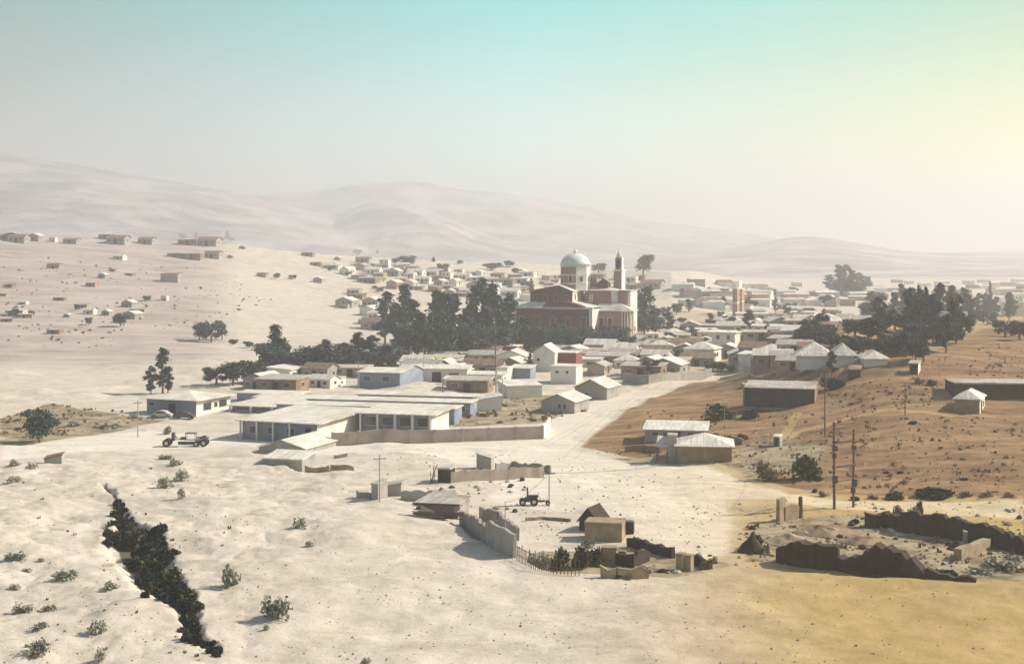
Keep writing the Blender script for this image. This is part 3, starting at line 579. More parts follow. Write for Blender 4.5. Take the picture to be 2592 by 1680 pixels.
def roofed(root, x0, x1, y0, y1, h, kind='gx', rise=1.0, ov=0.35, wm=WHITE, rm=TIN, drop=1.5, t=0.1):
    """walls + roof of a rectangular building, as two parts"""
    wb = MB(); rb = MB(); xm = (x0+x1)/2; ym = (y0+y1)/2; b = -drop
    def rz(x, y):
        if kind == 'gx': return h+rise*(1-abs(y-ym)/((y1-y0)/2))
        if kind == 'gy': return h+rise*(1-abs(x-xm)/((x1-x0)/2))
        if kind == 'shed': return h+rise*(y-y0)/(y1-y0)
        if kind == 'shedx': return h+rise*(x-x0)/(x1-x0)
        return h
    if kind in ('flat', 'hip', 'shed', 'shedx'):
        c = [(x0,y0),(x1,y0),(x1,y1),(x0,y1)]
        wb.add([(x, y, b) for x, y in c]+[(x, y, rz(x, y)-(t if kind != 'hip' else 0)) for x, y in c], [(3,2,1,0),(4,5,6,7),(0,1,5,4),(1,2,6,5),(2,3,7,6),(3,0,4,7)])
    elif kind == 'gx':
        for_ = [(y0, b), (y1, b), (y1, h-t), (ym, h+rise-t), (y0, h-t)]
        wb.prism([(x0, y, z) for y, z in for_], (x1-x0, 0, 0))
    else:
        for_ = [(x0, b), (x1, b), (x1, h-t), (xm, h+rise-t), (x0, h-t)]
        wb.prism([(x, y0, z) for x, z in for_], (0, y1-y0, 0))
    X0, X1, Y0_, Y1 = x0-ov, x1+ov, y0-ov, y1+ov
    if kind == 'flat': panel(rb, [(X0,Y0_,h+t),(X1,Y0_,h+t),(X1,Y1,h+t),(X0,Y1,h+t)], t+0.12)
    elif kind == 'shed':
        k = rise/(y1-y0)*ov; panel(rb, [(X0,Y0_,h-k+t),(X1,Y0_,h-k+t),(X1,Y1,h+rise+k+t),(X0,Y1,h+rise+k+t)], t+.06)
    elif kind == 'shedx':
        k = rise/(x1-x0)*ov; panel(rb, [(X0,Y0_,h-k+t),(X1,Y0_,h+rise+k+t),(X1,Y1,h+rise+k+t),(X0,Y1,h-k+t)], t+.06)
    elif kind == 'gx':
        k = rise/((y1-y0)/2)*ov; e = h-k+t; r = h+rise+t
        rb.prism([(X0,Y0_,e),(X0,ym,r),(X0,Y1,e),(X0,Y1,e-t),(X0,ym,r-t),(X0,Y0_,e-t)], (X1-X0, 0, 0))
    elif kind == 'gy':
        k = rise/((x1-x0)/2)*ov; e = h-k+t; r = h+rise+t
        rb.prism([(X0,Y0_,e),(xm,Y0_,r),(X1,Y0_,e),(X1,Y0_,e-t),(xm,Y0_,r-t),(X0,Y0_,e-t)], (0, Y1-Y0_, 0))
    else:
        e = h+0.02; r = h+rise; wl = (Y1-Y0_)/2; wx = (X1-X0)/2
        if wx >= wl: a, c_ = (X0+wl, ym, r), (X1-wl, ym, r)
        else: a, c_ = (xm, Y0_+wx, r), (xm, Y1-wx, r)
        q = [(X0,Y0_,e),(X1,Y0_,e),(X1,Y1,e),(X0,Y1,e)]; lowq = [(p[0], p[1], e-t) for p in q]
        vs = lowq+q+[a, c_]
        if wx >= wl: fs = [(3,2,1,0),(0,1,5,4),(1,2,6,5),(2,3,7,6),(3,0,4,7),(4,5,9,8),(5,6,9),(6,7,8,9),(7,4,8)]
        else: fs = [(3,2,1,0),(0,1,5,4),(1,2,6,5),(2,3,7,6),(3,0,4,7),(4,5,8),(5,6,9,8),(6,7,9),(7,4,8,9)]
        rb.add(vs, fs)
    return wb.build('walls', wm, root), rb.build('roof', rm, root)
def win_front(root, x0, x1, z0, z1, y=0.0, name='window', m=GLASS, frame=WHITE):
    f = MB(); f.box(x0-.07, x1+.07, y-.05, y+.02, z0-.07, z1+.07); fo = f.build(name, frame if name == 'window' else WOOD, root)
    g = MB(); g.box(x0, x1, y-.09, y-.052, z0, z1); g.build('pane' if name == 'window' else 'door_leaf', m, fo); return fo
def win_side(root, y0, y1, z0, z1, x=0.0, name='window', m=GLASS, frame=WHITE):
    f = MB(); f.box(x-.02, x+.05, y0-.07, y1+.07, z0-.07, z1+.07); fo = f.build(name, frame if name == 'window' else WOOD, root)
    g = MB(); g.box(x+.052, x+.09, y0, y1, z0, z1); g.build('pane' if name == 'window' else 'door_leaf', m, fo); return fo
LAND = []
def house(name, label, cat, uA, uC, uE, v, vtop, th=20, kind='gx', rise=1.0, ov=0.35, wm=WHITE, rm=TIN, fw=(), sw=(), D=None, depth=None, front=None, group=None, hz=None, drop=1.5):
    """front-right corner stands at pixel (uC, v); the front runs left to uA, the right side runs back to uE"""
    fr = Frame(uC, v, th, D); x0 = fr.X(uA); y1 = depth if depth else fr.Y(uE)
    h = hz if hz else fr.Z(vtop)
    root = thing(name, label, cat, fr.o, fr.rz, group)
    for q_ in (.2, .5, .8):
        c_ = fr.o+fr.ex*(x0*q_)+fr.ey*(y1*.5); LAND.append((c_.x, c_.y, max(y1*.55, 2.5)))
        if cat in ('house', 'building', 'hall', 'warehouse') and fr.o.y > 280: LAND.append((c_.x*.96, c_.y*.96, 4))
    roofed(root, x0, 0, 0, y1, h, kind, rise, ov, wm, rm, drop)
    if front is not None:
        b = MB(); b.box(x0+.02, -.02, -.06, -.003, -1, h-.12); b.build('front_wall', front, root)  # front slab darker than the side walls: shade put into its colour
    for w_ in fw:
        a, b_, z0, z1 = w_[:4]; nm = w_[4] if len(w_) > 4 else 'window'
        win_front(root, x0*(1-a), x0*(1-b_), z0*h, z1*h, -.06 if front is not None else 0, nm, DARK if nm == 'door' else GLASS)
    for w_ in sw:
        a, b_, z0, z1 = w_[:4]; nm = w_[4] if len(w_) > 4 else 'window'
        win_side(root, y1*a, y1*b_, z0*h, z1*h, 0, nm, DARK if nm == 'door' else GLASS)
    return root, fr, x0, y1, h

# bungalow at the left
house('bungalow', 'long bungalow with shaded front wall, low pale roof and two side windows', 'house', 372, 497, 583, 1054, 1013, 22, 'hip', 1.15, 0.9, WHITE, TIN, fw=[(.04,.16,.55,.8), (.45,.58,.05,.72,'door')], sw=[(.2,.42,.3,.75), (.52,.6,.4,.7), (.66,.88,.35,.78)], front=BLUE_SHADE)
# the school-like compound
def veranda(label, uA, uC, v, vtop, depth, vroof, ncol, th=20, front=BLUE_SHADE, D=None, kind='shed', rise=0.5, ov=0.7):
    r, fr, x0, y1, h = house('classroom_block', label, 'school building', uA, uC, uC+5, v, vtop, th, kind, rise, ov, WHITE, TIN, front=front, D=D, depth=depth)
    for k in range(ncol):
        x = x0*(1-(k+.0)/max(ncol-1, 1)); c = MB(); c.box(x-.16, x+.16, -1.0, -.7, -1, h-.05); c.build('column', WHITE, r)
        if k < ncol-1:
            xa = x0*(1-(k+.2)/(ncol-1)); xb = x0*(1-(k+.8)/(ncol-1)); win_front(r, xa, xb, h*.45, h*.85, -.06)
    return r, fr, x0, y1, h
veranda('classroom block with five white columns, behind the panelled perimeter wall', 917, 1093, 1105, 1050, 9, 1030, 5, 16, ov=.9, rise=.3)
veranda('classroom block with columns between bungalow and front blue-shaded block', 588, 748, 1066, 1032, 13, 1010, 4, 20, D=268)
r, fr, x0, y1, h = house('classroom_block', 'front blue-shaded block with wide low pale roof, nearest in the compound', 'school building', 614, 803, 925, 1121, 1072, 22, 'shed', 0.55, 0.9, WHITE, TIN, front=BLUE_SHADE, depth=18, fw=[(.1,.2,.35,.7),(.35,.45,.35,.7),(.6,.7,.35,.7),(.85,.92,.05,.72,'door')])
for k in range(4):
    x = x0*(1-k*.22); c = MB(); c.box(x-.12, x+.12, -.75, -.5, -1, h*.98); c.build('post', WHITE, r)
for i, (uA, uC, vb, D, dep, look) in enumerate([(700,1150,1035,257,5,'long flat white roof directly behind the columned block'),(780,1190,1020,269,5,'second long flat pale roof behind the columned block'),(640,840,1010,280,5,'pale flat-roofed block behind the bungalow end'),(905,1240,1006,281,5,'long pale flat-roofed block beside the short post'),(600,760,998,293,5,'low pale flat-roofed block right of bungalow roof')]):
    fr = Frame(uC, 0, 14, D); x0 = fr.X(uA); root = thing('flat_roofed_block', look, 'building', fr.o, fr.rz, 'flat roofs of the compound')
    roofed(root, x0, 0, 0, dep, fr.Z(vb), 'shed', .15, .3, BLUE_SHADE, TIN)
    if fr.Z(vb) > 2.4:
      for k in range(5): win_front(root, x0*(.9-.2*k), x0*(.83-.2*k), 1.0, 1.9)
# perimeter wall with piers
def wall_run(name, label, cat, pts, h, t=0.3, m=CONC, pier=0, jag=0.0, cap=False, group=None, pm=None, drop=0.7, seg=.6, hs=None):
    P = [G(*p) for p in pts]; o0 = P[0].copy(); root = thing(name, label, cat, o0, 0, group)
    b = MB(); pb = []; L = 0; rg = random.Random(hash(label) % 9999 if False else len(label)*7+int(pts[0][0]))
    hj = []
    for i, (a, c) in enumerate(zip(P[:-1], P[1:])):
        d = (c-a); ln = math.hypot(d.x, d.y); n = max(1, int(ln/seg)); nx, ny = -d.y/ln*t/2, d.x/ln*t/2
        ha = hs[i] if hs else h; hb = hs[i+1] if hs else h
        top = [ha+(hb-ha)*k/n+(rg.uniform(-jag, jag) if jag else 0) for k in range(n+1)]
        if jag > .06: top = [max(round(q_/.23)*.23+rg.uniform(-.04, .04), .1) for q_ in top]
        if hj: top[0] = hj[-1]
        hj = top; vs = []; fs = []
        for k in range(n+1):
            q = a.lerp(c, k/n); g = gz(q.x, q.y); q = q-o0; base = g-o0.z
            wob = rg.uniform(-.11, .11) if jag else 0
            vs += [(q.x+nx, q.y+ny, base-drop), (q.x-nx, q.y-ny, base-drop), (q.x-nx+wob, q.y-ny+wob, base+top[k]), (q.x+nx+wob, q.y+ny+wob, base+top[k])]
        for k in range(n):
            s_ = 4*k
            for e in range(4): fs.append((s_+e, s_+(e+1) % 4, s_+4+(e+1) % 4, s_+4+e))
        fs += [(3,2,1,0), (4*n, 4*n+1, 4*n+2, 4*n+3)]; b.add(vs, fs)
        if pier:
            m_ = max(1, round(ln/pier))
            for k in range(m_+(1 if i == len(P)-2 else 0)):
                q = a.lerp(c, k/m_); g = gz(q.x, q.y)-o0.z; q = q-o0; pb.append((q.x, q.y, g, h))
    b.build('wall_panel', m, root)
    for q in pb:
        p = MB(); p.box(q[0]-.2, q[0]+.2, q[1]-.24, q[1]+.24, q[2]-.6, q[2]+q[3]+.1); p.build('pier', pm or m, root)
    return root
wall_run('perimeter_wall', 'long grey perimeter wall with piers along the road', 'wall', [(842,1128),(1100,1120),(1372,1110)], 2.1, .25, PINKWALL, pier=4.2)
wall_run('perimeter_wall', 'short pale return wall at the right end of the perimeter wall', 'wall', [(1375,1108),(1392,1085)], 2.1, .25, WHITE)  # white material puts the sunlit side into the wall's colour
# small stepped huts on the slope
house('hut', 'upper hut with low gable below the blue-shaded block', 'hut', 655, 772, 842, 1150, 1146, 20, 'gy', 1.15, .3, GREY, TIN, hz=.9, depth=11, drop=2.5)
house('hut', 'lower hut with flat pale roof at the edge of the slope', 'hut', 668, 764, 778, 1192, 1163, 14, 'shed', .5, .25, GREY, TIN, depth=5)
wall_run('low_wall', 'low broken wall beside the lower slope hut', 'wall', [(772,1193),(835,1192),(897,1190)], .7, .3, ADOBE, jag=.15)
wall_run('low_wall', 'faint low wall above the broken wall', 'wall', [(845,1160),(880,1154)], .5, .3, ADOBE, jag=.1)
# middle compound
house('shed', 'narrow dark shed with sloping roof at the pale slope edge', 'shed', 940, 957, 964, 1264, 1226, 30, 'shed', .3, .1, GREY, TIN2, depth=2)
house('shed', 'low shed with slanting weathered roof left of centre', 'shed', 966, 1015, 1022, 1255, 1232, 12, 'shedx', .5, .15, GREY, TIN2, depth=3)
wall_run('rubble_wall', 'rough stone wall running right from the low shed', 'wall', [(905,1258),(940,1262)], .8, .4, GREY, jag=.25)
wall_run('rubble_wall', 'rough grey wall and rubble below the narrow box hut', 'wall', [(1016,1262),(1090,1268),(1150,1262)], 1.3, .5, GREY, jag=.4)
house('hut', 'small dark box hut with sticks leaning beside it', 'hut', 1108, 1138, 1146, 1223, 1186, 15, 'flat', .2, .1, DARK_SHADE_ADOBE, TIN2, depth=2.5)
root = thing('stick_pile', 'thin upright sticks left of the dark box hut', 'sticks', G(1102, 1222))
b = MB()
for k in range(7): b.tube((rnd(-.8,.5), rnd(-.3,.3), -.2), (rnd(-.8,.5), rnd(-.2,.2), rnd(1.4, 3.0)), .05, .03, 5)
b.build('sticks', WOOD, root)
wall_run('brick_yard_wall', 'long low pinkish wall across the middle road', 'wall', [(1140,1222),(1240,1216),(1375,1208)], 1.45, .3, PINKWALL, jag=.12)
house('hut', 'roofless dark gabled wall left of the long sagging roof edge', 'hut', 1206, 1243, 1252, 1188, 1168, 12, 'shedx', -.6, .1, GREY, TIN2, depth=2, hz=2.2)
wall_run('low_wall', 'broken dark wall top behind the pinkish yard wall', 'wall', [(1255,1192),(1300,1186),(1395,1198)], 1.0, .3, GREY, jag=.25)
house('stone_shed', 'striped slatted shed below the diagonal pale roof', 'shed', 1052, 1150, 1172, 1312, 1280, 24, 'shed', .45, .2, GREY, TIN2, depth=4)
g = G(1120, 1308); root = thing('wood_pile', 'pile of long weathered boards beside the slatted shed', 'wood pile', g, R(-12)); b = MB()
for k in range(16): b.box(-3+rnd(-.4,.4), 2.4+rnd(-.4,.4), -1.2+rnd(-.1,.1), -.9, k*.11+.02, k*.11+.07)
b.build('boards', WOOD, root)
# compound wall in shade with fence on top, facing left
wall_run('compound_wall', 'long grey compound wall shaded along the slope edge', 'wall', [(1166,1326),(1205,1362),(1250,1388),(1302,1412)], 2.0, .35, GREY, jag=.12, hs=[1.6, 2.4, 2.6, 2.3])
wall_run('compound_wall', 'back wall behind the long shaded compound wall', 'wall', [(1215,1312),(1262,1330),(1310,1368)], 1.5, .35, GREY, jag=.15)
def fence(name, label, pts, h, sp=.35, rails=True):
    P = [G(*p) for p in pts]; o0 = P[0].copy(); root = thing(name, label, 'fence', o0); rail = MB(); n_ = 0
    b = MB()
    for a, c in zip(P[:-1], P[1:]):
        ln = (c-a).length; n = int(ln/sp)
        for k in range(n):
            q = a.lerp(c, k/n); z = gz(q.x, q.y); q = Vector((q.x, q.y, z))-o0; b.tube(q-Vector((0,0,.3)), q+Vector((rnd(-.08,.08), 0, h*rnd(.75,1.15))), .045, .035, 5)
        for hh in (.35, .8): rail.tube(a-o0+Vector((0,0,h*hh)), c-o0+Vector((0,0,h*hh)), .03, .03, 5)
    b.build('pickets', WOOD, root); rail.build('rails', WOOD, root); return root
fence('stick_fence', 'stick fence overgrown with bushes below the compound', [(1308,1418),(1350,1440),(1400,1452),(1475,1458)], 1.7)
# right part of the compound
house('lean_to', 'dark peaked lean-to behind the pale mud-walled hut', 'hut', 1466, 1512, 1548, 1345, 1326, 25, 'gy', 1.3, .25, DARK_SHADE_ADOBE, DARK_SHADE_ADOBE, depth=3.2, hz=1.2)
house('mud_hut', 'pale mud-walled roofless hut in the ruined compound', 'hut', 1480, 1574, 1584, 1372, 1326, 12, 'flat', .1, .05, ADOBE, ADOBE, depth=3)
house('shed', 'small dark block right of the pale mud hut', 'shed', 1576, 1603, 1608, 1352, 1318, 10, 'flat', .1, .05, DARK_SHADE_ADOBE, TIN2, depth=1.5)
wall_run('ruined_wall', 'dark crumbling wall slanting down to the twin gate pillars', 'ruined wall', [(1592,1382),(1650,1398),(1706,1412)], 1.0, .5, DARK_SHADE_ADOBE, jag=.18)
wall_run('ruined_wall', 'dark crumbling wall left of the green bushes and twin pillars', 'ruined wall', [(1562,1428),(1600,1436),(1640,1418)], 1.2, .45, DARK_SHADE_ADOBE, jag=.3)
wall_run('ruined_wall', 'low broken mud wall at the bottom of the compound', 'ruined wall', [(1522,1460),(1560,1462),(1640,1462)], .9, .4, ADOBE, jag=.25)
house('mud_hut', 'bright mud wall block beside the bushy fence', 'hut', 1522, 1560, 1566, 1428, 1388, 8, 'flat', .1, .04, ADOBE, ADOBE, depth=1.2)
for (u0, u1, v, vt, look) in [(1711,1728,1446,1404,'left mud gate pillar with dark face beside the ruined compound'), (1730,1748,1446,1408,'right mud gate pillar with bright side beside the ruined compound')]:
    fr = Frame(u1, v, 30); root = thing('gate_pillar', look, 'pillar', fr.o, fr.rz); b = MB(); b.box(fr.X(u0), 0, 0, .8, -.5, fr.Z(vt)); b.build('shaft', ADOBE, root); c = MB(); c.box(fr.X(u0)-.06, .06, -.06, .86, fr.Z(vt), fr.Z(vt)+.1); c.build('cap', ADOBE, root)
wall_run('ruined_wall', 'mud lintel wall behind the gate pillars', 'ruined wall', [(1745,1424),(1800,1440)], 1.0, .4, DARK_SHADE_ADOBE, jag=.3)
wall_run('low_wall', 'long thin low wall across the bright yard', 'wall', [(1330,1318),(1380,1314),(1445,1320)], .35, .3, ADOBE, jag=.05)
# sunken ruins, right foreground
wall_run('ruined_wall', 'long black shaded ruined wall with jagged top, far right', 'ruined wall', [(2238,1332),(2300,1348),(2400,1362),(2500,1380),(2592,1402),(2680,1425)], 2.2, .8, DARK_SHADE_ADOBE, jag=.3, hs=[1.4, 2.2, 2.3, 2.2, 1.5, 1.0], seg=.38)
wall_run('ruined_wall', 'short black wall end left of the long jagged wall', 'ruined wall', [(2192,1334),(2216,1334),(2242,1330)], 1.5, 1.2, DARK_SHADE_ADOBE, jag=.08)
wall_run('ruined_wall', 'black flat-topped ruined wall in the right foreground', 'ruined wall', [(1975,1420),(2010,1428),(2070,1436),(2125,1440)], 2.3, 1.4, DARK_SHADE_ADOBE, jag=.14, hs=[1.2, 2.3, 2.35, 2.3], seg=.4)
wall_run('ruined_wall', 'black peaked ruined wall between rubble heaps in right foreground', 'ruined wall', [(2128,1442),(2170,1448),(2220,1452),(2290,1456),(2345,1460)], 2, 1.6, DARK_SHADE_ADOBE, jag=.28, hs=[1.1, 1.7, 2.9, 2.1, .7], seg=.35)
wall_run('ruined_wall', 'low shaded wall tail running right of the peaked ruin', 'ruined wall', [(2345,1460),(2400,1464),(2470,1472)], .6, .8, DARK_SHADE_ADOBE, jag=.15, hs=[.7,.5,.2])
wall_run('ruined_wall', 'bright slanting mud wall inside the sunken ruins', 'ruined wall', [(2424,1418),(2455,1405),(2498,1388)], 1.1, .8, ADOBE, jag=.05)
def pillar(u0, u1, v, vt, dep, label, m=ADOBE, th=20):
    fr = Frame(u1, v, th); x0 = fr.X(u0); root = thing('ruined_pillar', label, 'pillar', fr.o, fr.rz); b = MB(); z = fr.Z(vt)
    b.add([(x0,0,-.5),(0,0,-.5),(0,dep,-.5),(x0,dep,-.5),(x0+.05,.03,z),(-.04,.02,z-.08),(-.05,dep,z-.02),(x0+.03,dep,z+.06)], [(3,2,1,0),(4,5,6,7),(0,1,5,4),(1,2,6,5),(2,3,7,6),(3,0,4,7)]); b.build('shaft', m, root); return root
pillar(1964, 1974, 1322, 1263, 1.4, 'tall ruined gate wall end with dark narrow face', th=40)
pillar(2020, 2027, 1312, 1258, .5, 'slim dark ruined pillar right of the tall wall end', DARK_SHADE_ADOBE, 40)
wall_run('ruined_wall', 'low mud infill between the two tall pillar stubs', 'ruined wall', [(1984,1318),(2018,1312)], 1.7, .5, ADOBE, jag=.08)
pillar(2436, 2450, 1378, 1345, .6, 'pale leaning pillar stub against the black wall')
def heap(u, v, w_, d_, h_, label, m=SOIL, seed=1):
    g = G(u, v); vs = []; fs = []; nA, nR = 28, 9
    for j in range(nR+1):
        r = j/nR
        for k in range(nA):
            a = k*2*math.pi/nA; jit = 1+.35*float(vnoise(np.array([math.cos(a)*2+seed]), np.array([math.sin(a)*2+r*3]), seed)[0]-.5)
            x, y = r*w_*math.cos(a)*jit, r*d_*math.sin(a)*jit; zz = h_*(1-r)**1.1*(1+.5*float(vnoise(np.array([x*1.5+9]), np.array([y*1.5]), seed+5)[0]-.5)); bz = gz(g.x+x, g.y+y)-g.z
            vs.append((x, y, bz+zz-(.25 if j == nR else 0)))
    for j in range(nR):
        for k in range(nA): fs.append((j*nA+k, (j+1)*nA+k, (j+1)*nA+(k+1) % nA, j*nA+(k+1) % nA))
    me = bpy.data.meshes.new('earth_heap'); me.from_pydata(vs, [], fs); me.materials.append(m); o = link('earth_heap', me); o.location = g; tag(o, label, 'earth heap'); return o
heap(1905, 1395, 1.7, 1.6, 1.9, 'dark earth heap left of the black flat-topped ruin', DARK_SHADE_ADOBE, 1)
heap(1945, 1400, 1.3, 1.4, 1.0, 'pale rubble heap between dark heap and black ruin', SOIL, 2)
heap(2230, 1450, 3.2, 1.8, 1.6, 'dark rubble heap under the peaked black ruin', DARK_SHADE_ADOBE, 3)
heap(2000, 1372, 3.0, 3.0, 1.0, 'pale stony heap below the two pillar stubs', ADOBE, 4)
heap(2190, 1372, 3.0, 2.6, .8, 'stony heap below the short black wall end', SOIL, 5)
heap(2424, 1392, 1.3, 1.2, .9, 'small dark heap left of the bright slanting wall', DARK_SHADE_ADOBE, 6)
heap(2090, 1345, 4, 4, .8, 'low earth mound behind the black flat-topped ruin', SOIL, 7)
# scattered stones of the ruins
def stones():
    me = None; L = []
    base = MB()
    pr = []
    for k in range(3):
        b = MB(); b.lathe([(0.08, -.12), (.22, -.05), (.26, .08), (.17, .2), (.05, .25)], 7); b.v = [(x*rnd(.8,1.3), y*rnd(.8,1.3), z*rnd(.8,1.2)) for x, y, z in b.v]
        pr.append(b.build('stone', (ADOBE, DARK_SHADE_ADOBE, CONC)[k]))
    spots = [(rnd(1880, 2560), rnd(1325, 1400)) for _ in range(60)]+[(rnd(1560, 1800), rnd(1380, 1455)) for _ in range(30)]+[(rnd(2180, 2590), rnd(1285, 1345)) for _ in range(36)]+[(rnd(1000, 1330), rnd(1215, 1300)) for _ in range(26)]
    for i, (u, v) in enumerate(spots):
        k = i % 3; o = pr[k] if i < 3 else pr[k].copy()
        if i >= 3: COL.objects.link(o)
        g = G(u, v); o.location = g; s = rnd(.5, 1.7); o.scale = (s*rnd(.8,1.4), s, s*rnd(.7,1.1)); o.rotation_euler = (0, 0, rnd(0, 6))
        zone = 'edge of the sunken ruins' if u > 1850 and i >= 90 else 'sunken ruins' if u > 1850 else 'gate pillars' if u > 1500 else 'middle compound walls'
        reg(o, ('pale', 'dark', 'grey')[k]+' loose stone among the '+zone, 'stone', 'loose stones')
stones()
# the two houses left of the right hill
r, fr, x0, y1, h = house('long_house', 'long grey house with flat white roof, behind the porch house', 'house', 1632, 1787, 1800, 1112, 1090, 10, 'shed', .6, .35, GREY, TIN, depth=7, fw=[(.12,.22,.3,.75),(.3,.4,.3,.75),(.5,.58,.05,.8,'door'),(.7,.8,.3,.75)])
r, fr, x0, y1, h = house('porch_house', 'broad low house with dark front and wide pale roof, by the road', 'house', 1714, 1852, 1866, 1168, 1130, 8, 'hip', 1.5, .45, MUD, TIN, depth=8)
house('porch_tower', 'narrow grey porch block left of the wide pale roof', 'building', 1690, 1713, 1718, 1168, 1102, 8, 'flat', .1, .08, GREY, TIN2, depth=2.4)
g = G(1676, 1168); root = thing('sheet_canopy', 'pale tilted sheet canopy on posts beside porch block', 'canopy', g, R(-8)); b = MB(); panel(b, [(-.9,-.6,2.4),(.9,-.6,2.3),(.9,1.5,3.6),(-.7,1.5,3.7)], .08); b.build('canopy_sheet', TIN, root)
for x, y, z in [(-.8,-.5,2.35),(.8,-.5,2.25),(-.6,1.4,3.5),(.8,1.4,3.4)]: b = MB(); b.tube((x,y,-.5), (x,y,z), .07, .06); b.build('post', WOOD, root)
wall_run('low_wall', 'low dark mud wall left of the porch house', 'wall', [(1582,1143),(1630,1140),(1672,1146)], .9, .4, MUD, jag=.1)
wall_run('low_wall', 'low mud wall behind the long grey house', 'wall', [(1790,1108),(1830,1116),(1880,1125)], 1.0, .35, MUD, jag=.12)
house('outhouse', 'small narrow outhouse with bright side on the hill', 'outhouse', 1957, 1974, 1981, 1130, 1106, 25, 'shed', .2, .06, GREY, TIN, depth=1.5, fw=[(.3,.7,.02,.85,'door')])
# houses by the main street
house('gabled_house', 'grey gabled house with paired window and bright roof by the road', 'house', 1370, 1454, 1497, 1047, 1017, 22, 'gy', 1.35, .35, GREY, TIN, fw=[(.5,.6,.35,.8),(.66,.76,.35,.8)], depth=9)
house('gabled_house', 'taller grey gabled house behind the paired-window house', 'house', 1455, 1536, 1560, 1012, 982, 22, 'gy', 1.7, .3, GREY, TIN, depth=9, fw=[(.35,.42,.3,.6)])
house('white_block', 'plain white two-storey block left of the grey gables', 'building', 1394, 1458, 1478, 972, 928, 14, 'flat', .1, .15, WHITE, TIN, depth=8, fw=[(.2,.3,.6,.75),(.6,.7,.6,.75)])
house('brick_house', 'dark red brick block beside a white gable in mid town', 'house', 1404, 1458, 1470, 935, 893, 14, 'flat', .1, .1, BRICK, TIN, depth=8)
house('white_gabled_house', 'large white gabled house left of the dark red brick block', 'house', 1348, 1404, 1412, 940, 893, 12, 'gy', 2.0, .25, WHITE, TIN, depth=10, fw=[(.2,.32,.55,.7)])
house('brick_house', 'low red brick house below the eucalyptus belt', 'house', 1270, 1308, 1330, 900, 876, 16, 'flat', .1, .1, BRICK, WHITE, depth=7)
house('white_gabled_house', 'broad white shed with bright roof left of the white gable', 'house', 1255, 1330, 1342, 930, 902, 12, 'gy', 1.6, .4, WHITE, TIN, depth=9)
house('school_hall', 'long dark-walled hall with pale roof below the left grove', 'hall', 905, 1012, 1048, 975, 944, 14, 'shed', .5, .3, BLUE_SHADE, TIN, depth=8, fw=[(.15,.3,.3,.7),(.6,.75,.3,.7)])
house('dark_gabled_house', 'small dark-fronted house with bright side in the mid-left town', 'house', 998, 1026, 1066, 972, 942, 24, 'gx', 1.4, .3, BLUE_SHADE, TIN, depth=9)
house('pale_kiosk', 'bright white square block beside the tall utility pole', 'building', 1258, 1284, 1302, 965, 930, 20, 'flat', .1, .1, WHITE, TIN, depth=4)
house('blue_shed', 'blue-grey shed right of the tall utility pole', 'shed', 1290, 1342, 1382, 962, 932, 14, 'shed', .4, .3, BLUE_SHADE, TIN, depth=6)
house('walled_hall', 'wide pale-roofed hall in front of the blue-grey shed', 'hall', 1285, 1372, 1394, 1005, 975, -16, 'shed', .6, .3, WHITE, TIN, depth=8)
house('slanted_hall', 'pale block with dark slanted eave right of the flat roofs', 'building', 1205, 1270, 1290, 1040, 1012, -8, 'shedx', .8, .3, WHITE, TIN, depth=6)
wall_run('terrace_wall', 'long grey terrace wall below the town roofs beside the road', 'wall', [(1577,966),(1640,972),(1720,962),(1800,952)], 2.0, .4, GREY)
# warehouse and right hill buildings
house('warehouse', 'long dark-fronted walled warehouse on the right slope', 'warehouse', 1884, 2062, 2090, 1020, 985, 16, 'shed', .6, .15, MUD, TIN2, depth=8, front=DARK_SHADE_ADOBE)
house('warehouse_wing', 'lighter grey wing standing before the dark warehouse', 'building', 1881, 1952, 1957, 1016, 974, 8, 'shedx', -.5, .1, GREY, TIN2, depth=3)
wall_run('low_wall', 'dark slanting wall above the warehouse', 'wall', [(1896,962),(1970,974)], 1.3, .35, MUD)
house('long_barn', 'very long dark brick barn at the right edge', 'barn', 2416, 2700, 2720, 1018, 972, 6, 'flat', .1, .1, DARK_SHADE_ADOBE, TIN2, depth=8, drop=3)
house('white_cottage', 'small cottage with bright hipped roof and dark door', 'cottage', 2416, 2480, 2520, 1048, 1011, 24, 'hip', 1.3, .3, WHITE, TIN, front=MUD, sw=[(.2,.36,.02,.8,'door'),(.6,.75,.35,.7)], depth=8)  # mud-coloured front on white walls paints in the front's shade
house('dark_hut', 'small dark hut with bright side wall on the upper right slope', 'hut', 2302, 2324, 2330, 948, 920, 24, 'shed', .3, .2, WHITE, TIN2, front=DARK_SHADE_ADOBE, depth=3)
house('dark_hut', 'dark square hut below the round-roofed houses', 'hut', 2148, 2178, 2190, 954, 936, 16, 'shed', .4, .15, DARK_SHADE_ADOBE, RUST, depth=5)
for (uA, uC, uE, v, vt, th, rise, lab) in [(2018,2108,2118,918,901,10,2.6,'broad white hip-roofed house, leftmost of the three below right grove'),(2108,2164,2180,916,900,10,2.2,'white pyramid-roofed house, middle of the three below right grove'),(2188,2246,2262,924,908,8,1.4,'low white house, rightmost of the three below right grove')]:
    house('hip_roofed_house', lab, 'house', uA, uC, uE, v, vt, th, 'hip', rise, .6, WHITE, TIN, depth=9)
house('far_hall', 'hazy long brick hall left of the big right grove', 'hall', 2100, 2165, 2170, 775, 758, 6, 'flat', .1, .1, PBRICK, TIN2, depth=10)
house('far_block', 'white stacked block at the far right beyond the grove', 'building', 2545, 2592, 2600, 800, 766, 6, 'flat', .1, .1, WHITE, TIN, depth=10, fw=[(.1,.3,.6,.8),(.5,.7,.6,.8)])
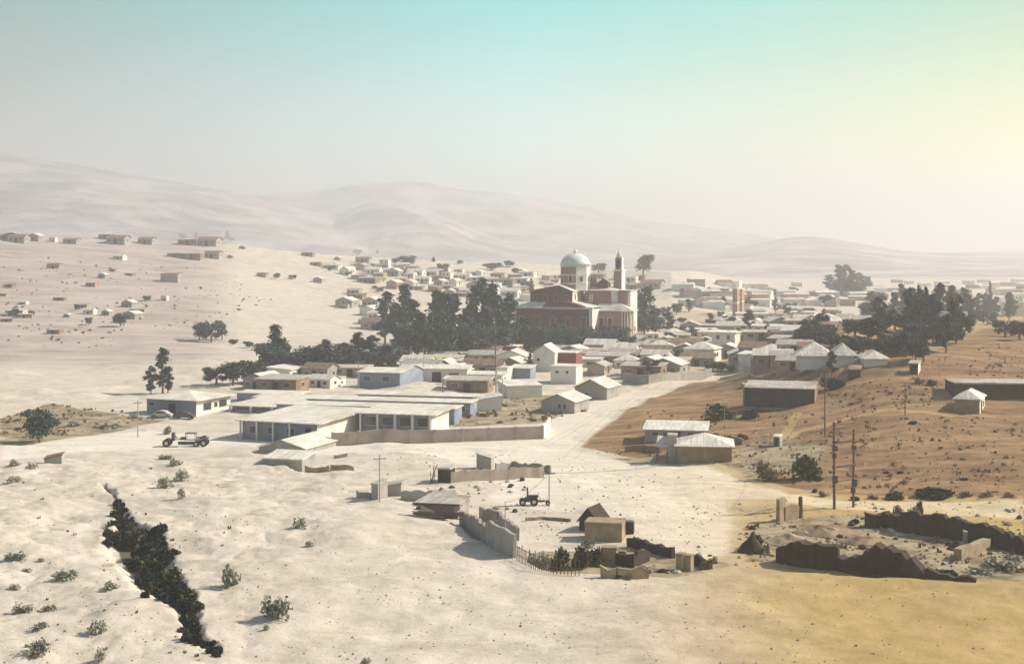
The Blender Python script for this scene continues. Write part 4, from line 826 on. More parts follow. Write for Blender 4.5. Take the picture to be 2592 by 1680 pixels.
# left hillside landmarks
house('hillside_house', 'lone dark house halfway up the left hillside', 'house', 406, 450, 456, 716, 694, 10, 'shed', .6, .1, GREY, RUST, depth=6)
house('small_dark_store', 'small dark tapering store below the left road', 'shed', 112, 156, 159, 1174, 1158, -10, 'shedx', .5, .1, GREY, RUST, depth=3, hz=.8)

# twin brick towers right of the church
for (u0, u1, uE, v, vt, lab) in [(1854,1866,1871,800,731,'broad brick tower, left of the twin towers right of church'), (1873,1878,1884,790,733,'slender brick tower, right of the twin towers right of church')]:
    fr = Frame(u1, v, 22); x0 = fr.X(u0); z = fr.Z(vt); d_ = fr.Y(uE); root = thing('brick_tower', lab, 'tower', fr.o, fr.rz)
    b = MB(); b.box(x0, 0, 0, d_, -1, z); b.build('shaft', PBRICK, root); b = MB(); b.box(x0-.15, .15, -.15, d_+.15, z, z+.5); b.build('cap', WHITE, root)
    b = MB(); b.box(x0-.05, .05, -.06, d_+.05, z*.45, z*.5); b.build('band', WHITE, root)
    for k in range(2): win_front(root, x0*.65, x0*.35, z*(.6+.2*k), z*(.68+.2*k), 0)

# ------------------------------------------------------------------ church
def church():
    fr = Frame(1498, 0, 20, 470); root = thing('brick_church', 'large red brick church with octagonal drum and dome', 'church', fr.o, fr.rz)
    X_, Z_ = fr.X, fr.Z
    def pt(name, m, fn, parent=root, smooth=False):
        b = MB(); fn(b); return b.build(name, m, parent, smooth)
    xl = X_(1301); ze = Z_(783)
    # lower front block
    pt('front_wall', BRICK, lambda b: b.box(xl, 0, 0, .6, -2, ze))
    pt('aisle_walls', WHITE, lambda b: b.box(xl, -.003, .6, 26, -2, ze))  # white sides have sunlight put into their colour, unlike the brick front
    pt('cornice', WHITE, lambda b: b.box(xl-.4, .4, -.4, .7, ze, ze+.55))
    # upper block
    ux0, ux1 = X_(1343, 6), X_(1449, 6); uz = Z_(738, ux1, 6); uxm = X_(1416, 6); ur = Z_(724, uxm, 6)
    zb = Z_(764, ux1, 6)
    pt('lower_roof', TIN, lambda b: b.add([(xl-.5,-.5,ze+.56),(.5,-.5,ze+.56),(.5,26,ze+.56),(xl-.5,26,ze+.56),(ux0,6,zb),(ux1,6,zb),(ux1,24,zb),(ux0,24,zb)], [(3,2,1,0),(0,1,5,4),(1,2,6,5),(2,3,7,6),(3,0,4,7),(4,5,6,7)]))
    pt('pediment', BRICK, lambda b: b.prism([(X_(1372,.2),-.1,ze+.56),(X_(1488,.2),-.1,ze+.56),(X_(1440,.2),-.1,Z_(765,0,0)),(X_(1388,.2),-.1,Z_(764,0,0))], (0, 3.5, 0)))
    def gable(b, y0, y1, o=0): b.prism([(ux0+o,y0,zb-3),(ux1-o,y0,zb-3),(ux1-o,y0,uz),(uxm,y0,ur),(ux0+o,y0,uz)], (0, y1-y0, 0))
    pt('upper_gable_wall', BRICK, lambda b: gable(b, 5.6, 6.2)); pt('upper_walls', WHITE, lambda b: gable(b, 6.2, 23, .003))  # brick front; side walls made white to paint in their sunlight
    def upr(b):
        b.prism([(ux0-.4,5.2,uz-.05),(uxm,5.2,ur+.15),(ux1+.4,5.2,uz-.05),(ux1+.4,5.2,uz+.2),(uxm,5.2,ur+.4),(ux0-.4,5.2,uz+.2)], (0, 18, 0))
    pt('upper_roof', TIN, upr)
    # windows on the upper front and side
    for k in range(4):
        x = ux0+(ux1-ux0)*(k+.5)/4; f = pt('window', PBRICK, lambda b: b.box(x-.75, x+.75, 5.5, 5.58, zb+.2, uz-1.0)); pt('pane', GLASS, lambda b: b.box(x-.5, x+.5, 5.42, 5.49, zb+.4, uz-1.25), f)
    for k in range(3):
        y = 9+4.5*k; f = pt('window', PBRICK, lambda b: b.box(ux1-.01, ux1+.06, y-.7, y+.7, zb+.6, uz-.8)); pt('pane', GLASS, lambda b: b.box(ux1+.062, ux1+.1, y-.45, y+.45, zb+.8, uz-1.1), f)
    for k in range(5):
        x = xl+(0-xl)*(k+.5)/5; f = pt('window', PBRICK, lambda b: b.box(x-1.0, x+1.0, -.08, -.003, 3.4, 9.4)); pt('pane', GLASS, lambda b: b.box(x-.65, x+.65, -.14, -.082, 3.8, 9.0), f)
    pt('corner_pilaster', WHITE, lambda b: b.box(-.9, .25, -.25, .9, -2, ze)); pt('corner_pilaster', WHITE, lambda b: b.box(xl-.25, xl+.9, -.25, .9, -2, ze))
    # transept wing on the right
    Yw = 15.0; a0, a1, a2, a3 = X_(1480, Yw), X_(1548, Yw), X_(1563, Yw), X_(1588, Yw); wz0, wz1 = Z_(768, a1, Yw), Z_(736, a1, Yw)
    pt('transept_front', PBRICK, lambda b: b.box(a0, a1, Yw, Yw+.5, -2, wz1)); pt('transept_walls', WHITE, lambda b: b.box(a0, a1-.003, Yw+.5, Yw+12, -2, wz1))
    pt('transept_lit_pilaster', WHITE, lambda b: b.box(a1, a2, Yw-.5, Yw+1.2, -2, wz1+.1))  # white pilaster standing in for a sunlit side face
    pt('chapel_wall', PBRICK, lambda b: b.box(a2, a3, Yw+.6, Yw+9, -2, wz1-.2)); pt('chapel_pilaster', WHITE, lambda b: b.box(a3, a3+1.0, Yw+.4, Yw+9.1, -2, wz1-.1))
    pt('transept_roof', TIN, lambda b: b.add([(a0-.3,Yw-.7,wz1+.11),(a2+.3,Yw-.7,wz1+.11),(a2+.3,Yw+12.5,wz1+.11),(a0-.3,Yw+12.5,wz1+.11),((a0+a1)/2-1,Yw+6,wz1+1.7),((a0+a1)/2+1,Yw+6,wz1+1.7)], [(3,2,1,0),(0,1,5,4),(1,2,5),(2,3,4,5),(3,0,4)]))
    pt('chapel_roof', TIN, lambda b: b.box(a2+.31, a3+1.3, Yw, Yw+9.5, wz1-.1+.11, wz1+.25))
    for k in range(2):
        x = a0+(a1-a0)*(.2+.08*k); f = pt('window', WHITE, lambda b: b.box(x-.25, x+.25, Yw-.07, Yw-.003, wz0+.3, wz1-1.2))
    # low columned hall at lower right
    Yl = 9.0; c0, c1, c2 = X_(1508, Yl), X_(1572, Yl), X_(1603, Yl); lz = Z_(787, c1, Yl); lr = Z_(768, c1, Yl+4)
    pt('side_hall_wall', PBRICK, lambda b: b.box(c0, c1, Yl, Yl+6, -2, lz)); pt('side_hall_pilaster', WHITE, lambda b: b.box(c0-1.2, c0-.003, Yl-.5, Yl+4, -2, lz))
    pt('side_hall_roof', TIN, lambda b: b.add([(c0-1.5,Yl-1,lz+.003),(c2+.3,Yl-1,lz+.003),(c2+.3,Yl+6.5,lz+.003),(c0-1.5,Yl+6.5,lz+.003),(c0+.5,Yl+3,lr),(c1-.8,Yl+3,lr)], [(3,2,1,0),(0,1,5,4),(1,2,5),(2,3,4,5),(3,0,4)]))
    pt('side_hall_core', PBRICK, lambda b: b.box(c1, c2-1.2, Yl+1.2, Yl+5.8, -2, lz))
    for k in range(5):
        x = c1+.3+(c2-c1-.5)*k/4; pt('column', WHITE, lambda b: b.lathe([(.36, -2), (.3, 0), (.26, lz-.5), (.4, lz-.4), (.4, lz)], 12, x, Yl+.3))
    for x in (c0+2, c0+5):
        f = pt('door', WHITE, lambda b: b.box(x-.9, x+.9, Yl-.08, Yl-.003, -1, lz-2.2)); pt('door_leaf', BRICK, lambda b: b.box(x-.7, x+.7, Yl-.13, Yl-.083, -1, lz-2.4), f)
    # drum and dome
    Yd = 15.5; xc = X_(1456.5, Yd); rz_ = 5.05; z0 = Z_(724, xc, Yd)-1.5; z1 = Z_(673, xc, Yd); A0 = -math.pi/2+R(20)+math.pi/8*0
    def drum(b, r, za, zb_): b.lathe([(r, za), (r, zb_)], 8, xc, Yd, A0)
    pt('drum', PBRICK, lambda b: drum(b, rz_, z0, z1))
    for zz in (z0+2.2, z1-3.2, z1-.3): pt('drum_band', WHITE, lambda b: drum(b, rz_+.14, zz, zz+.45))
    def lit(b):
        for k in (0, 1):   # sunlight painted as white faces on the sunny side of the drum
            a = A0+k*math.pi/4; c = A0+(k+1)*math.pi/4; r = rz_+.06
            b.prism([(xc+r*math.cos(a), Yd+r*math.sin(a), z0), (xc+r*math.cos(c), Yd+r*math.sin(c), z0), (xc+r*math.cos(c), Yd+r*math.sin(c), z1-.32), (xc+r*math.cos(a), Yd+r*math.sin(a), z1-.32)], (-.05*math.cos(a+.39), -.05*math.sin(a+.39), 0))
    pt('drum_lit_faces', WHITE, lit)
    for k in range(8):
        a = A0+(k+.5)*math.pi/4; r = rz_*math.cos(math.pi/8)+.09
        def wn(b, w1=.75, e=0.0):
            cx_, cy_ = xc+(r+e)*math.cos(a), Yd+(r+e)*math.sin(a); tx, ty = -math.sin(a)*w1, math.cos(a)*w1
            b.prism([(cx_-tx, cy_-ty, z0+3.2), (cx_+tx, cy_+ty, z0+3.2), (cx_+tx, cy_+ty, z1-3.8+w1*.5), (cx_-tx, cy_-ty, z1-3.8+w1*.5)], (.06*math.cos(a), .06*math.sin(a), 0))
        f = pt('drum_window', WHITE, wn); pt('pane', GLASS, lambda b: wn(b, .5, .07), f)
    zt = Z_(641, xc, Yd); hd = zt-z1-.2
    pt('dome', DOME, lambda b: b.lathe([(5.2*math.cos(t_), z1+.2+hd*math.sin(t_)) for t_ in np.linspace(0, 1.5, 12)], 24, xc, Yd), smooth=True)
    pt('lantern', WHITE, lambda b: b.lathe([(.7, zt-.3), (.6, zt+.5), (.85, zt+.6), (.1, zt+1.5), (.04, zt+2.6)], 8, xc, Yd))
    # bell tower
    Yt = 21.0; t0, t1 = X_(1554, Yt), X_(1573, Yt); tw = t1-t0; tz = Z_(686, t1, Yt)
    pt('bell_tower', PBRICK, lambda b: b.box(t0, t1, Yt, Yt+tw*1.7, -2, tz)); pt('bell_tower_lit_side', WHITE, lambda b: b.box(t1, t1+.1, Yt-.05, Yt+tw*1.7, -2, tz-.003))  # white slab paints the tower's right side as sunlit
    pt('bell_tower_cornice', WHITE, lambda b: b.box(t0-.35, t1+.35, Yt-.35, Yt+tw*1.7+.35, tz, tz+.5))
    s0, s1 = t0+tw*.12, t1-tw*.05; tz2 = Z_(652, t1, Yt)
    st = pt('belfry', PBRICK, lambda b: b.box(s0, s1, Yt+.5, Yt+.5+(s1-s0), tz+.5, tz2)); pt('belfry_lit_side', WHITE, lambda b: b.box(s1, s1+.1, Yt+.45, Yt+.5+(s1-s0), tz+.5, tz2), st)  # white slab puts sunlight into the colour of the belfry side
    pt('belfry_opening', DARK, lambda b: b.box(s0+.4, s1-.4, Yt+.42, Yt+.499, tz+1.2, tz2-.8), st)
    cx_, cy_ = (s0+s1)/2, Yt+.5+(s1-s0)/2
    pt('spire', WHITE, lambda b: b.lathe([(1.15, tz2), (1.2, tz2+.35), (.55, tz2+1.5), (.1, tz2+2.6), (.05, tz2+4.2)], 8, cx_, cy_, math.pi/8))
    # small hipped pavilion and stair turret beside the drum
    p0, p1 = X_(1508, 17), X_(1541, 17); pz = Z_(719, p1, 17)
    pt('pavilion_walls', BRICK, lambda b: b.box(p0+.3, p1-.3, 17.3, 20, wz1, pz)); pt('pavilion_roof', BRICK, lambda b: b.add([(p0,16.9,pz),(p1,16.9,pz),(p1,20.5,pz),(p0,20.5,pz),((p0+p1)/2,18.6,Z_(704,p1,17))], [(3,2,1,0),(0,1,4),(1,2,4),(2,3,4),(3,0,4)]))
    q0, q1 = X_(1494, 18), X_(1507, 18); pt('stair_turret', PBRICK, lambda b: b.box(q0, q1, 18, 20, wz1, Z_(702, q1, 18)))
church()

# ------------------------------------------------------------------ poles and wires
def pole(u, v, vt, r, label, m=WOOD, arm=True, th=15, cat='utility pole'):
    g = G(u, v); h = (HV+F*(H-g.z)/g.y-vt)*g.y/F; root = thing('utility_pole', label, cat, g, R(th))
    b = MB(); b.tube((0,0,-.8), (0,0,h), r, r*.65, 8); b.build('shaft', m, root)
    if arm:
        b = MB(); b.box(-.75, .75, -.06-r*.7, .02-r*.7, h-.55, h-.43); b.build('crossarm', m, root)
        for x in (-.65, .65): b = MB(); b.lathe([(.03, h-.43), (.06, h-.38), (.04, h-.28), (.02, h-.22)], 8, x, -.02-r*.7); b.build('insulator', WHITE, root)
    return root, g, h
pA = pole(1254, 962, 802, .16, 'tall brown utility pole standing before the eucalyptus grove')
pole(1256, 1028, 930, .22, 'thick pale pole in front of the tall brown pole', CONC, False)
pole(1121, 1008, 968, .14, 'short dark post beside the flat roofs', WOOD, False, cat='post')
pole(1272, 1018, 955, .12, 'pale thin pole right of the thick pale pole', PALEWOOD, False)
pole(908, 985, 912, .11, 'pale thin pole at the dark-walled hall', PALEWOOD)
pole(1072, 962, 880, .10, 'faint thin pole right of the small dark house', PALEWOOD)
pole(961, 1268, 1150, .09, 'thin pole rising from the narrow dark shed', PALEWOOD)
pole(349, 1106, 1012, .10, 'thin pale pole beside the bungalow and left road', PALEWOOD)
pole(1390, 1282, 1188, .07, 'thin pole beside the small tractor', WOOD)
pole(1279, 1400, 1268, .06, 'thin pale pole in the long compound wall', PALEWOOD)
pole(1583, 945, 908, .10, 'short pale pole at the left end of the terrace wall', PALEWOOD)
pB = pole(2088, 1102, 942, .13, 'tall dark utility pole rising from the right hill paths')
pole(2291, 1052, 968, .09, 'thin distant pole below the long barn and cottage')
pole(1834, 1102, 1018, .07, 'thin pale pole by the olive bushes', PALEWOOD)
pole(1918, 932, 896, .09, 'short thin pole beside the town roofs right of road', PALEWOOD)
# H-frame transformer pole
g0, g1 = G(2112, 1288), G(2160, 1283)
root = thing('transformer_frame', 'two-post wooden transformer frame with crossbars and boxes', 'utility frame', g0)
d = g1-g0; h0, h1 = (1288-1068)*g0.y/F, (1283-1086)*g1.y/F
b = MB(); b.tube((0,0,-.6), (-.05,0,h0), .18, .12, 9); b.build('post', WOOD, root)
b = MB(); b.tube(d+Vector((0,0,-.6)), d+Vector((.05,0,h1)), .16, .11, 9); b.build('post', WOOD, root)
def hz_(v): return (1288-v)*g0.y/F
for v, r_ in ((1120, .11), (1182, .15), (1219, .06), (1240, .05), (1075, .05)):
    b = MB(); b.tube((-.25, -.12, hz_(v)), d*1.06+Vector((0, -.12, hz_(v)-d.z+.0)), r_, r_, 7); b.build('crossbar', WOOD, root)
b = MB(); b.tube((d.x*.6, -.2, hz_(1184)), (d.x*.88, -.2, hz_(1200)), .06, .06, 6); b.build('brace', WOOD, root)
for (fx, v, sx_, sz) in ((0, 1134, .3, .6), (1, 1138, .27, .55), (-.03, 1152, .22, .6), (0, 1212, .3, .9), (1.02, 1228, .3, .9), (.96, 1247, .26, .6), (0, 1118, .32, .3)):
    b = MB(); z = hz_(v); b.box(d.x*fx-sx_, d.x*fx+sx_, -.42+d.y*fx, -.13+d.y*fx, z-sz/2, z+sz/2); bo = b.build('equipment_box', METAL, root)
    c = MB(); c.lathe([(.05, z+sz/2), (.07, z+sz/2+.1), (.03, z+sz/2+.22)], 8, d.x*fx, -.28+d.y*fx); c.build('insulator', CONC, bo)
def wire(p, q, sag, label, r=.02):
    p = Vector(p); q = Vector(q); pts = [p.lerp(q, k/14)-Vector((0,0,4*sag*(k/14)*(1-k/14))) for k in range(15)]; b = MB()
    for a, c in zip(pts[:-1], pts[1:]): b.tube(a, c, r, r, 4)
    o = b.build('power_line', WIRE); tag(o, label, 'wire')
def W3(u, v, D): return ((u-CX)/F*D, D, H-(v-HV)*D/F)
wire(W3(1390,1196,172), W3(2108,1078,173), 1.5, 'long sagging wire from the tractor pole to the transformer frame')
wire(W3(2112,1072,173), W3(2090,950,238), 1.2, 'wire from the transformer frame back to the tall hill pole')
wire(W3(1279,1272,150), W3(1390,1196,172), .6, 'wire from compound wall pole up to the tractor pole')

# ------------------------------------------------------------------ vehicles
def wheel(parent, x, y, r, wd, nm='wheel'):
    b = MB(); b.tube((x, y-wd/2, r), (x, y+wd/2, r), r, r, 18); w_ = b.build(nm, RUBBER, parent); c = MB(); c.tube((x, y-wd/2-.02, r), (x, y+wd/2+.02, r), r*.5, r*.5, 12); c.build('rim', CREAMP, w_)
def tractor():
    fr = Frame(1330, 1278, -4); root = thing('tractor', 'small dark tractor with upright stack and drawbar in the bright yard', 'tractor', fr.o+Vector((.0, 0, 0)), 0)
    b = MB(); b.box(.3, 1.5, -.35, .35, .7, 1.25); b.build('body', METAL, root)
    b = MB(); b.box(-.1, .5, -.3, .3, .55, 1.0); b.build('hood', METAL, root)
    b = MB(); b.tube((.28, 0, 1.0), (.24, 0, 2.2), .12, .1, 8); b.build('stack', METAL, root)
    b = MB(); b.tube((1.4, 0, .65), (2.9, 0, .55), .06, .05, 6); b.build('drawbar', METAL, root)
    b = MB(); b.box(-.4, 2.4, -.25, .25, .42, .52); b.build('chassis', METAL, root)
    for x, y, r_ in ((-.35,-.5,.42),(-.35,.5,.42),(1.05,-.6,.5),(1.05,.6,.5),(2.75,-.3,.28),(2.75,.3,.28)): wheel(root, x, y, r_, .2)
    b = MB(); b.box(1.25, 1.6, -.25, .25, 1.0, 1.1); b.box(1.55, 1.62, -.25, .25, 1.05, 1.5); b.build('seat', METAL, root)
tractor()
def grader():
    fr = Frame(424, 1129, 0); root = thing('road_grader', 'old cream road grader with open frame and tall wheels', 'road grader', fr.o, R(2)); 
    wheel(root, 0, -.9, .62, .35); wheel(root, 0, .9, .62, .35); wheel(root, 5.9, -.8, .6, .35); wheel(root, 5.9, .8, .6, .35); wheel(root, 4.7, -.85, .45, .3); wheel(root, 4.7, .85, .45, .3)
    b = MB(); b.tube((.2,0,1.2), (3.0,0,1.05), .1, .1, 6); b.tube((3.0,0,1.05), (6.0,0,.95), .12, .12, 6); b.build('frame', CREAMP, root)
    b = MB(); b.box(.75, 1.15, -.6, .6, .9, 2.2); b.build('control_tower', METAL, root)
    b = MB(); b.box(1.7, 4.3, -.12, .08, .25, .75); b.build('blade', METAL, root)
    b = MB(); b.box(2.1, 2.9, -.5, .5, 1.1, 1.45); b.build('turntable', METAL, root)
    b = MB(); b.box(2.9, 4.6, -.75, .75, 2.05, 2.15); b.build('canopy', METAL, root)
    for x in (3.0, 4.5):
        for y in (-.65, .65): b = MB(); b.tube((x,y,.95), (x,y,2.06), .045, .045, 6); b.build('canopy_post', METAL, root)
    b = MB(); b.box(4.6, 6.3, -.5, .5, .95, 1.6); b.build('engine_hood', CREAMP, root)
    b = MB(); b.prism([(5.2,-.82,1.25),(5.5,-.82,1.6),(6.2,-.82,1.6),(6.6,-.82,1.2),(6.4,-.82,1.1),(6.1,-.82,1.4),(5.6,-.82,1.4)], (0, 1.64, 0)); b.build('fender', METAL, root)
    b = MB(); b.tube((.8,0,2.1), (1.6,0,1.3), .08, .08, 6); b.build('steering_column', METAL, root)
grader()
def car(u, v, m, label):
    fr = Frame(u, v, 8); root = thing('parked_car', label, 'car', fr.o, fr.rz)
    b = MB(); prof = [(-2.0,.35),(-2.05,.7),(-1.5,.85),(-.9,1.3),(-.1,1.42),(.8,1.3),(1.45,.9),(2.0,.75),(2.05,.35)]
    b.prism([(x,-.75,z) for x, z in prof], (0, 1.5, 0)); b.build('body', m, root)
    b = MB(); b.prism([(x,-.765,z) for x, z in [(-1.1,.92),(-.8,1.24),(-.1,1.33),(.7,1.22),(1.1,.92)]], (0, 1.53, 0)); b.build('windows', GLASS, root)
    for x in (-1.3, 1.3):
        for y in (-.68, .68): wheel(root, x, y, .32, .18)
car(466, 1060, METAL, 'dark rounded car parked before the bungalow')
car(410, 1057, CREAMP, 'pale car parked at the left corner of the bungalow')

# ------------------------------------------------------------------ the town: many small houses from a few kinds
def town_protos():
    P = []
    specs = [('gabled', 'gx', 8, 6, 2.7, 1.3, WHITE, TIN, 'pale tin-roofed'), ('gabled', 'gy', 7, 8, 2.7, 1.4, GREY, TIN, 'grey gable-fronted'), ('flat', 'shed', 9, 6, 2.6, .5, MUD, TIN2, 'brown low flat-roofed'),
             ('hip', 'hip', 8, 7, 2.8, 1.6, WHITE, TIN, 'white hip-roofed'), ('flat', 'shed', 12, 6, 2.7, .4, WHITE, TIN, 'long white flat-roofed'), ('gabled', 'gx', 9, 7, 2.7, 1.2, GREY, RUST, 'rusty-roofed grey'), ('brick', 'gx', 8, 6, 3.0, 1.3, PBRICK, TIN, 'reddish brick'), ('block', 'flat', 6, 6, 5.2, .1, WHITE, WHITE, 'two-storey white'), ('g', 'gx', 8, 5.5, 2.5, 1.0, TANW, TIN2, 'tan weathered-roofed'), ('h', 'shed', 7, 5, 2.3, .5, MUD, RUST, 'small brown rust-roofed'), ('f', 'shed', 10, 5, 2.4, .4, TANW, TANR, 'long tan low-roofed')]
    for nm, kd, w_, d_, h, rise, wm, rm, look in specs:
        root = bpy.data.objects.new('town_house', None); COL.objects.link(root)
        roofed(root, -w_/2, w_/2, -d_/2, d_/2, h, kd, rise, .4, wm, rm, drop=2.5)
        win_front(root, -w_*.08, w_*.06, .02, 2.0, -d_/2, 'door', DARK); win_front(root, -w_*.38, -w_*.22, 1.0, 1.9, -d_/2); win_front(root, w_*.2, w_*.36, 1.0, 1.9, -d_/2)
        win_side(root, -.5, .6, 1.0, 1.9, w_/2)
        if h > 4:
            for x in (-.3, .15): win_front(root, w_*x, w_*(x+.14), 3.5, 4.5, -d_/2)
        P.append([root, look, False])
    return P
TP = town_protos()
placed = list(LAND)
def town(u, v, zone, group, k=None, s=1.0, th=None, gap=1.0, force=False, wpx=None):
    g = G(u, v)
    k = k if k is not None else random.choices(range(11), [3, 3, 3, 2, 3, 2.5, 1, .25, 4, 3, 4])[0]
    if wpx: s = wpx*g.y/F/[8,7,9,8,12,9,8,6,8,7,10][k]
    if not force:
        rr = 4.6*s*gap
        for (x, y, r_) in placed:
            if (x-g.x)**2+((y-g.y)*.8)**2 < (rr+r_)**2: return None
    placed.append((g.x, g.y, 4.6*s))
    p = TP[k]
    if not p[2]: o = p[0]; p[2] = True
    else: o = copy_tree(p[0])
    o.location = (g.x, g.y, g.z); o.rotation_euler = (0, 0, R(th if th is not None else random.choice([-18, -22, -14, -20, -10, 12, -16, 70])+rnd(-5, 5))); o.scale = (s*rnd(.9,1.15), s*rnd(.9,1.1), s*rnd(.9,1.1))
    reg(o, p[1]+' house '+zone, 'house', group); return o
def zone(poly, n, z, group, s0, s1, gap=1.0, tries=40):
    us = [p[0] for p in poly]; vs = [p[1] for p in poly]; c = 0
    for _ in range(n*tries):
        if c >= n: break
        u = rnd(min(us), max(us)); v = rnd(min(vs), max(vs))
        if inpoly(poly, np.array([u]), np.array([v]))[0] and town(u, v, z, group, s=rnd(s0, s1), gap=gap): c += 1
    return c
# individually seen houses on the left
for (u, v, wd, k) in [(15,606,34,2),(48,612,40,5),(92,608,32,1),(135,612,14,7),(182,616,34,5),(270,604,34,2),(300,616,50,5),(372,617,36,5),(480,620,46,2),(530,622,50,5),(445,650,34,2),(490,655,44,2),(540,652,40,5),(615,630,14,1),(585,652,14,1)]:
    town(u, v, 'on the crest of the left ridge', 'houses on the left ridge', k=k, wpx=wd, th=-8, force=True)
for (u, v, wd, k) in [(262,703,20,1),(152,760,26,2),(417,760,14,7),(172,802,16,1),(228,794,28,0),(272,797,22,1),(140,844,34,2),(12,800,16,2),(345,770,18,5),(60,770,20,0)]:
    town(u, v, 'scattered low on the left hillside', 'houses on the lower left hillside', k=k, wpx=wd, th=-12, force=True)
for (u, v, wd, k) in [(780,648,30,2),(856,658,16,1),(920,665,32,5),(800,672,26,2),(665,700,26,5),(808,714,22,1),(910,706,36,2),(975,680,24,7),(945,765,24,2),(930,820,40,2),(870,780,26,5)]:
    town(u, v, 'on the pale slope left of the eucalyptus', 'houses on the pale slope', k=k, wpx=wd, th=-12, force=True)
nz = []
zone([(0,640),(330,655),(400,690),(380,790),(300,840),(0,850)], 15, 'scattered high on the open left slope', 'houses on the open left slope', .4, .75, 1.5)
nz.append(zone([(820,668),(1000,672),(1420,700),(1420,760),(1250,760),(1000,730),(860,700)], 78, 'on the far hillside left of the dome', 'hillside houses left of the dome', .65, 1.15, .5))
nz.append(zone([(860,735),(960,745),(960,850),(900,820)], 8, 'beside the eucalyptus grove, left', 'houses beside the grove', .8, 1.2, .8))
nz.append(zone([(1500,700),(1660,705),(1660,735),(1500,735)], 10, 'on the ridge behind the church', 'houses behind the church', .8, 1.2, .6))
nz.append(zone([(1640,850),(1900,800),(1900,860),(1780,900),(1560,905),(1600,880)], 32, 'beside the road right of church', 'roofs right of the church', .75, 1.1, .52))
nz.append(zone([(1500,895),(1800,870),(1860,900),(1800,935),(1640,958),(1500,950),(1470,915)], 26, 'above the terrace wall', 'roofs above the terrace wall', .85, 1.2, .62))
nz.append(zone([(1890,790),(2100,770),(2190,830),(2000,890),(1880,870)], 33, 'left of the right-hand grove', 'roofs left of the right grove', .75, 1.1, .52))
nz.append(zone([(1840,905),(1990,880),(2140,910),(2060,945),(1900,940)], 12, 'above the dark warehouse', 'roofs above the warehouse', .8, 1.1, .6))
def far_houses():              # the smallest, farthest houses: too many to be things of their own
    vs = []; fs = []; mi = []
    poly = [(1720,716),(1900,720),(2200,714),(2592,706),(2592,760),(2200,760),(1900,788),(1740,780)]
    for _ in range(130):
        u = rnd(1720, 2592); v = rnd(706, 788)
        if not inpoly(poly, np.array([u]), np.array([v]))[0]: continue
        g = G(u, v); w_, d_, h = rnd(4, 8), rnd(3, 5), rnd(2.4, 3.4); a = R(rnd(-30, 20)); rr = rnd(.3, 1.4)
        c = [(-w_,-d_), (w_,-d_), (w_,d_), (-w_,d_)]; P = lambda x, y, z: (g.x+x*math.cos(a)-y*math.sin(a), g.y+x*math.sin(a)+y*math.cos(a), g.z+z)
        n = len(vs); vs.extend([P(x, y, -1.5) for x, y in c]+[P(x, y, h) for x, y in c]); fs.extend([(n, n+1, n+5, n+4), (n+1, n+2, n+6, n+5), (n+2, n+3, n+7, n+6), (n+3, n, n+4, n+7)]); k = random.choice([0, 0, 1, 2]); mi.extend([k]*4)
        n = len(vs); vs.extend([P(x*1.07, y*1.1, h+.01) for x, y in c]+[P(-w_*.9, 0, h+rr), P(w_*.9, 0, h+rr)]); fs.extend([(n+3, n+2, n+1, n), (n, n+1, n+5, n+4), (n+1, n+2, n+5), (n+2, n+3, n+4, n+5), (n+3, n, n+4)]); k = random.choice([3, 3, 4]); mi.extend([k]*5)
    me = bpy.data.meshes.new('far_houses'); me.from_pydata(vs, [], fs)
    for m_ in (WHITE, GREY, TANW, TIN, RUST): me.materials.append(m_)
    me.polygons.foreach_set('material_index', mi); o = link('far_houses', me); tag(o, 'tiny hazy houses massed on the far plain right of the church', 'houses'); o['kind'] = 'stuff'
far_houses()
def pebbles():
    vs = []; fs = []; rg = np.random.default_rng(8)
    def add(poly, n, s0, s1):
        us = [p[0] for p in poly]; v_ = [p[1] for p in poly]; c = 0
        while c < n:
            u = rg.uniform(min(us), max(us)); v = rg.uniform(min(v_), max(v_))
            if not inpoly(poly, np.array([u]), np.array([v]))[0] or (vnoise(np.array([u/70.]), np.array([v/30.]), 14)[0] < .45 and rg.uniform() < .8): continue
            g = G(u, v); s_ = s0+(s1-s0)*rg.uniform()**3; n0 = len(vs); c += 1
            for k in range(5):
                a = k*1.256+rg.uniform(-.3, .3); vs.append((g.x+s_*math.cos(a)*rg.uniform(.7, 1.2), g.y+s_*math.sin(a), g.z-.04))
            vs.append((g.x+rg.uniform(-.3, .3)*s_, g.y, g.z+s_*rg.uniform(.4, .9))); fs.extend([(n0+k, n0+(k+1) % 5, n0+5) for k in range(5)])
    add([(0,1180),(600,1150),(1000,1280),(1300,1430),(2592,1480),(2592,1680),(0,1680)], 1500, .04, .2)
    add([(900,1150),(1500,1150),(1800,1200),(1850,1420),(1300,1400),(1000,1250)], 900, .06, .28)
    add([(1860,1260),(2592,1270),(2592,1440),(1860,1440)], 700, .08, .4)
    add([(1500,1150),(1640,1040),(2592,980),(2592,1250),(1800,1160)], 900, .08, .4)
    me = bpy.data.meshes.new('stones'); me.from_pydata(vs, [], fs); me.materials.append(ADOBE); o = link('gravel', me); tag(o, 'loose stones and gravel strewn over the dusty ground', 'gravel'); o['kind'] = 'stuff'
pebbles()
nz.append(zone([(2220,790),(2420,830),(2400,860),(2250,850)], 8, 'among the right grove trees', 'houses in the right grove', .9, 1.2, .7))
nz.append(zone([(2440,770),(2592,760),(2592,800),(2520,800)], 9, 'at the far right edge', 'houses at the right edge', .9, 1.3, .62))
nz.append(zone([(1060,925),(1240,900),(1340,935),(1240,960),(1240,1000),(1150,990),(1040,985)], 18, 'in the mid town by the utility pole', 'mid town roofs', .75, 1.1, .62))
nz.append(zone([(620,965),(900,950),(900,990),(740,990),(600,985)], 8, 'below the long left grove', 'roofs below the left grove', .7, 1.0, .7))
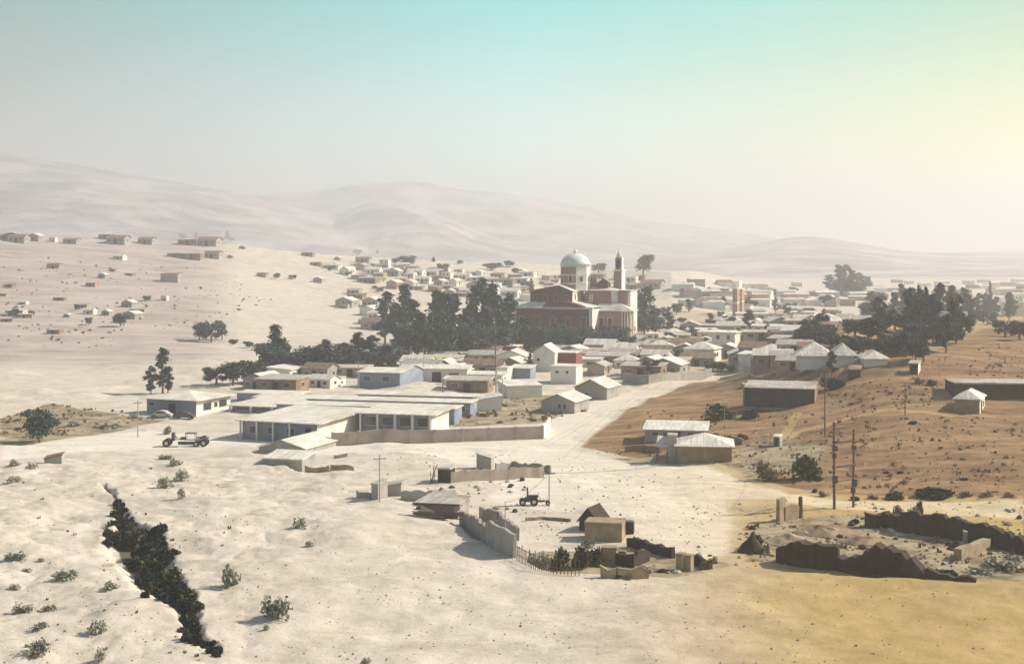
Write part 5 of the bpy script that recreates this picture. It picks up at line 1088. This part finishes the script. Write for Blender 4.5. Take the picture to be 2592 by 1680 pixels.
nz.append(zone([(1420,900),(1500,895),(1500,960),(1470,960)], 4, 'right of the red brick block', 'roofs right of brick block', .8, 1.0, .6))
print('TOWN COUNTS', nz, len(placed))
EX = [(random.choice([R0, R1, E1]), rnd(1300, 1600), v_, v_-rnd(42, 74), rnd(34, 54)) for v_ in [rnd(876, 896) for _ in range(16)]]
T('bushy tree in the row across the foot of the church', EX, group='row across the foot of the church')
EX = []
for i in range(18):
    u = rnd(2190, 2592); EX.append((random.choice([E0, E1, E2]), u, rnd(798, 850) if u < 2440 else rnd(785, 815), rnd(718, 765) if u < 2440 else rnd(738, 768), rnd(20, 32)))
T('slender dark tree in the back rows of the big right grove', EX, group='back rows of the right grove')
EX = [(random.choice([R0, R1, E0]), rnd(2040, 2420), v_, v_-rnd(38, 60), rnd(36, 62)) for v_ in [rnd(848, 902) for _ in range(16)]]
T('low bushy tree along the lower edge of the right grove', EX, group='lower edge of the right grove')
EX = [(random.choice([R0, R1, E0, E2]), rnd(680, 980), v_, v_-rnd(45, 75), rnd(40, 64)) for v_ in [rnd(925, 948) for _ in range(12)]]
T('dark tree filling the belt left of the eucalyptus', EX, group='belt left of the eucalyptus')
EX = [(random.choice([R0, R1, CY, E0]), rnd(1520, 2150), v_, v_-rnd(18, 34), rnd(16, 34)) for v_ in [rnd(770, 930) for _ in range(42)]]
T('small tree growing between the town roofs right of the church', EX, group='small trees between the roofs')
EX = [(random.choice([R0, R1]), rnd(830, 1420), v_, v_-rnd(10, 18), rnd(12, 28)) for v_ in [rnd(672, 745) for _ in range(22)]]
T('tiny hazy tree between the far hillside houses', EX, group='tiny trees between hillside houses')
finish_labels()

# ------------------------------------------------------------------ haze
hz = MB(); hz.box(-10500, 10500, -10500, 10500, -8, 366)
m = bpy.data.materials.new('haze'); m.use_nodes = True; t = m.node_tree; t.nodes.clear()
pv = N(t, 'ShaderNodeVolumePrincipled'); pv.inputs['Color'].default_value = (*HAZE_COLOR, 1); pv.inputs['Density'].default_value = HAZE_DENSITY; pv.inputs['Anisotropy'].default_value = 0.45
om = N(t, 'ShaderNodeOutputMaterial'); t.links.new(pv.outputs[0], om.inputs['Volume'])
ho = hz.build('haze', m); ho['kind'] = 'stuff'; ho['label'] = 'pale dusty haze over the whole valley'; ho['category'] = 'haze'
tag(place('pin', (G(1895,850)), 9, 6), 'spreading pine among the roofs left of the right-hand grove', 'tree')
for k in PROTO:
    if not PROTO[k][3]: print('UNUSED PROTO', k)
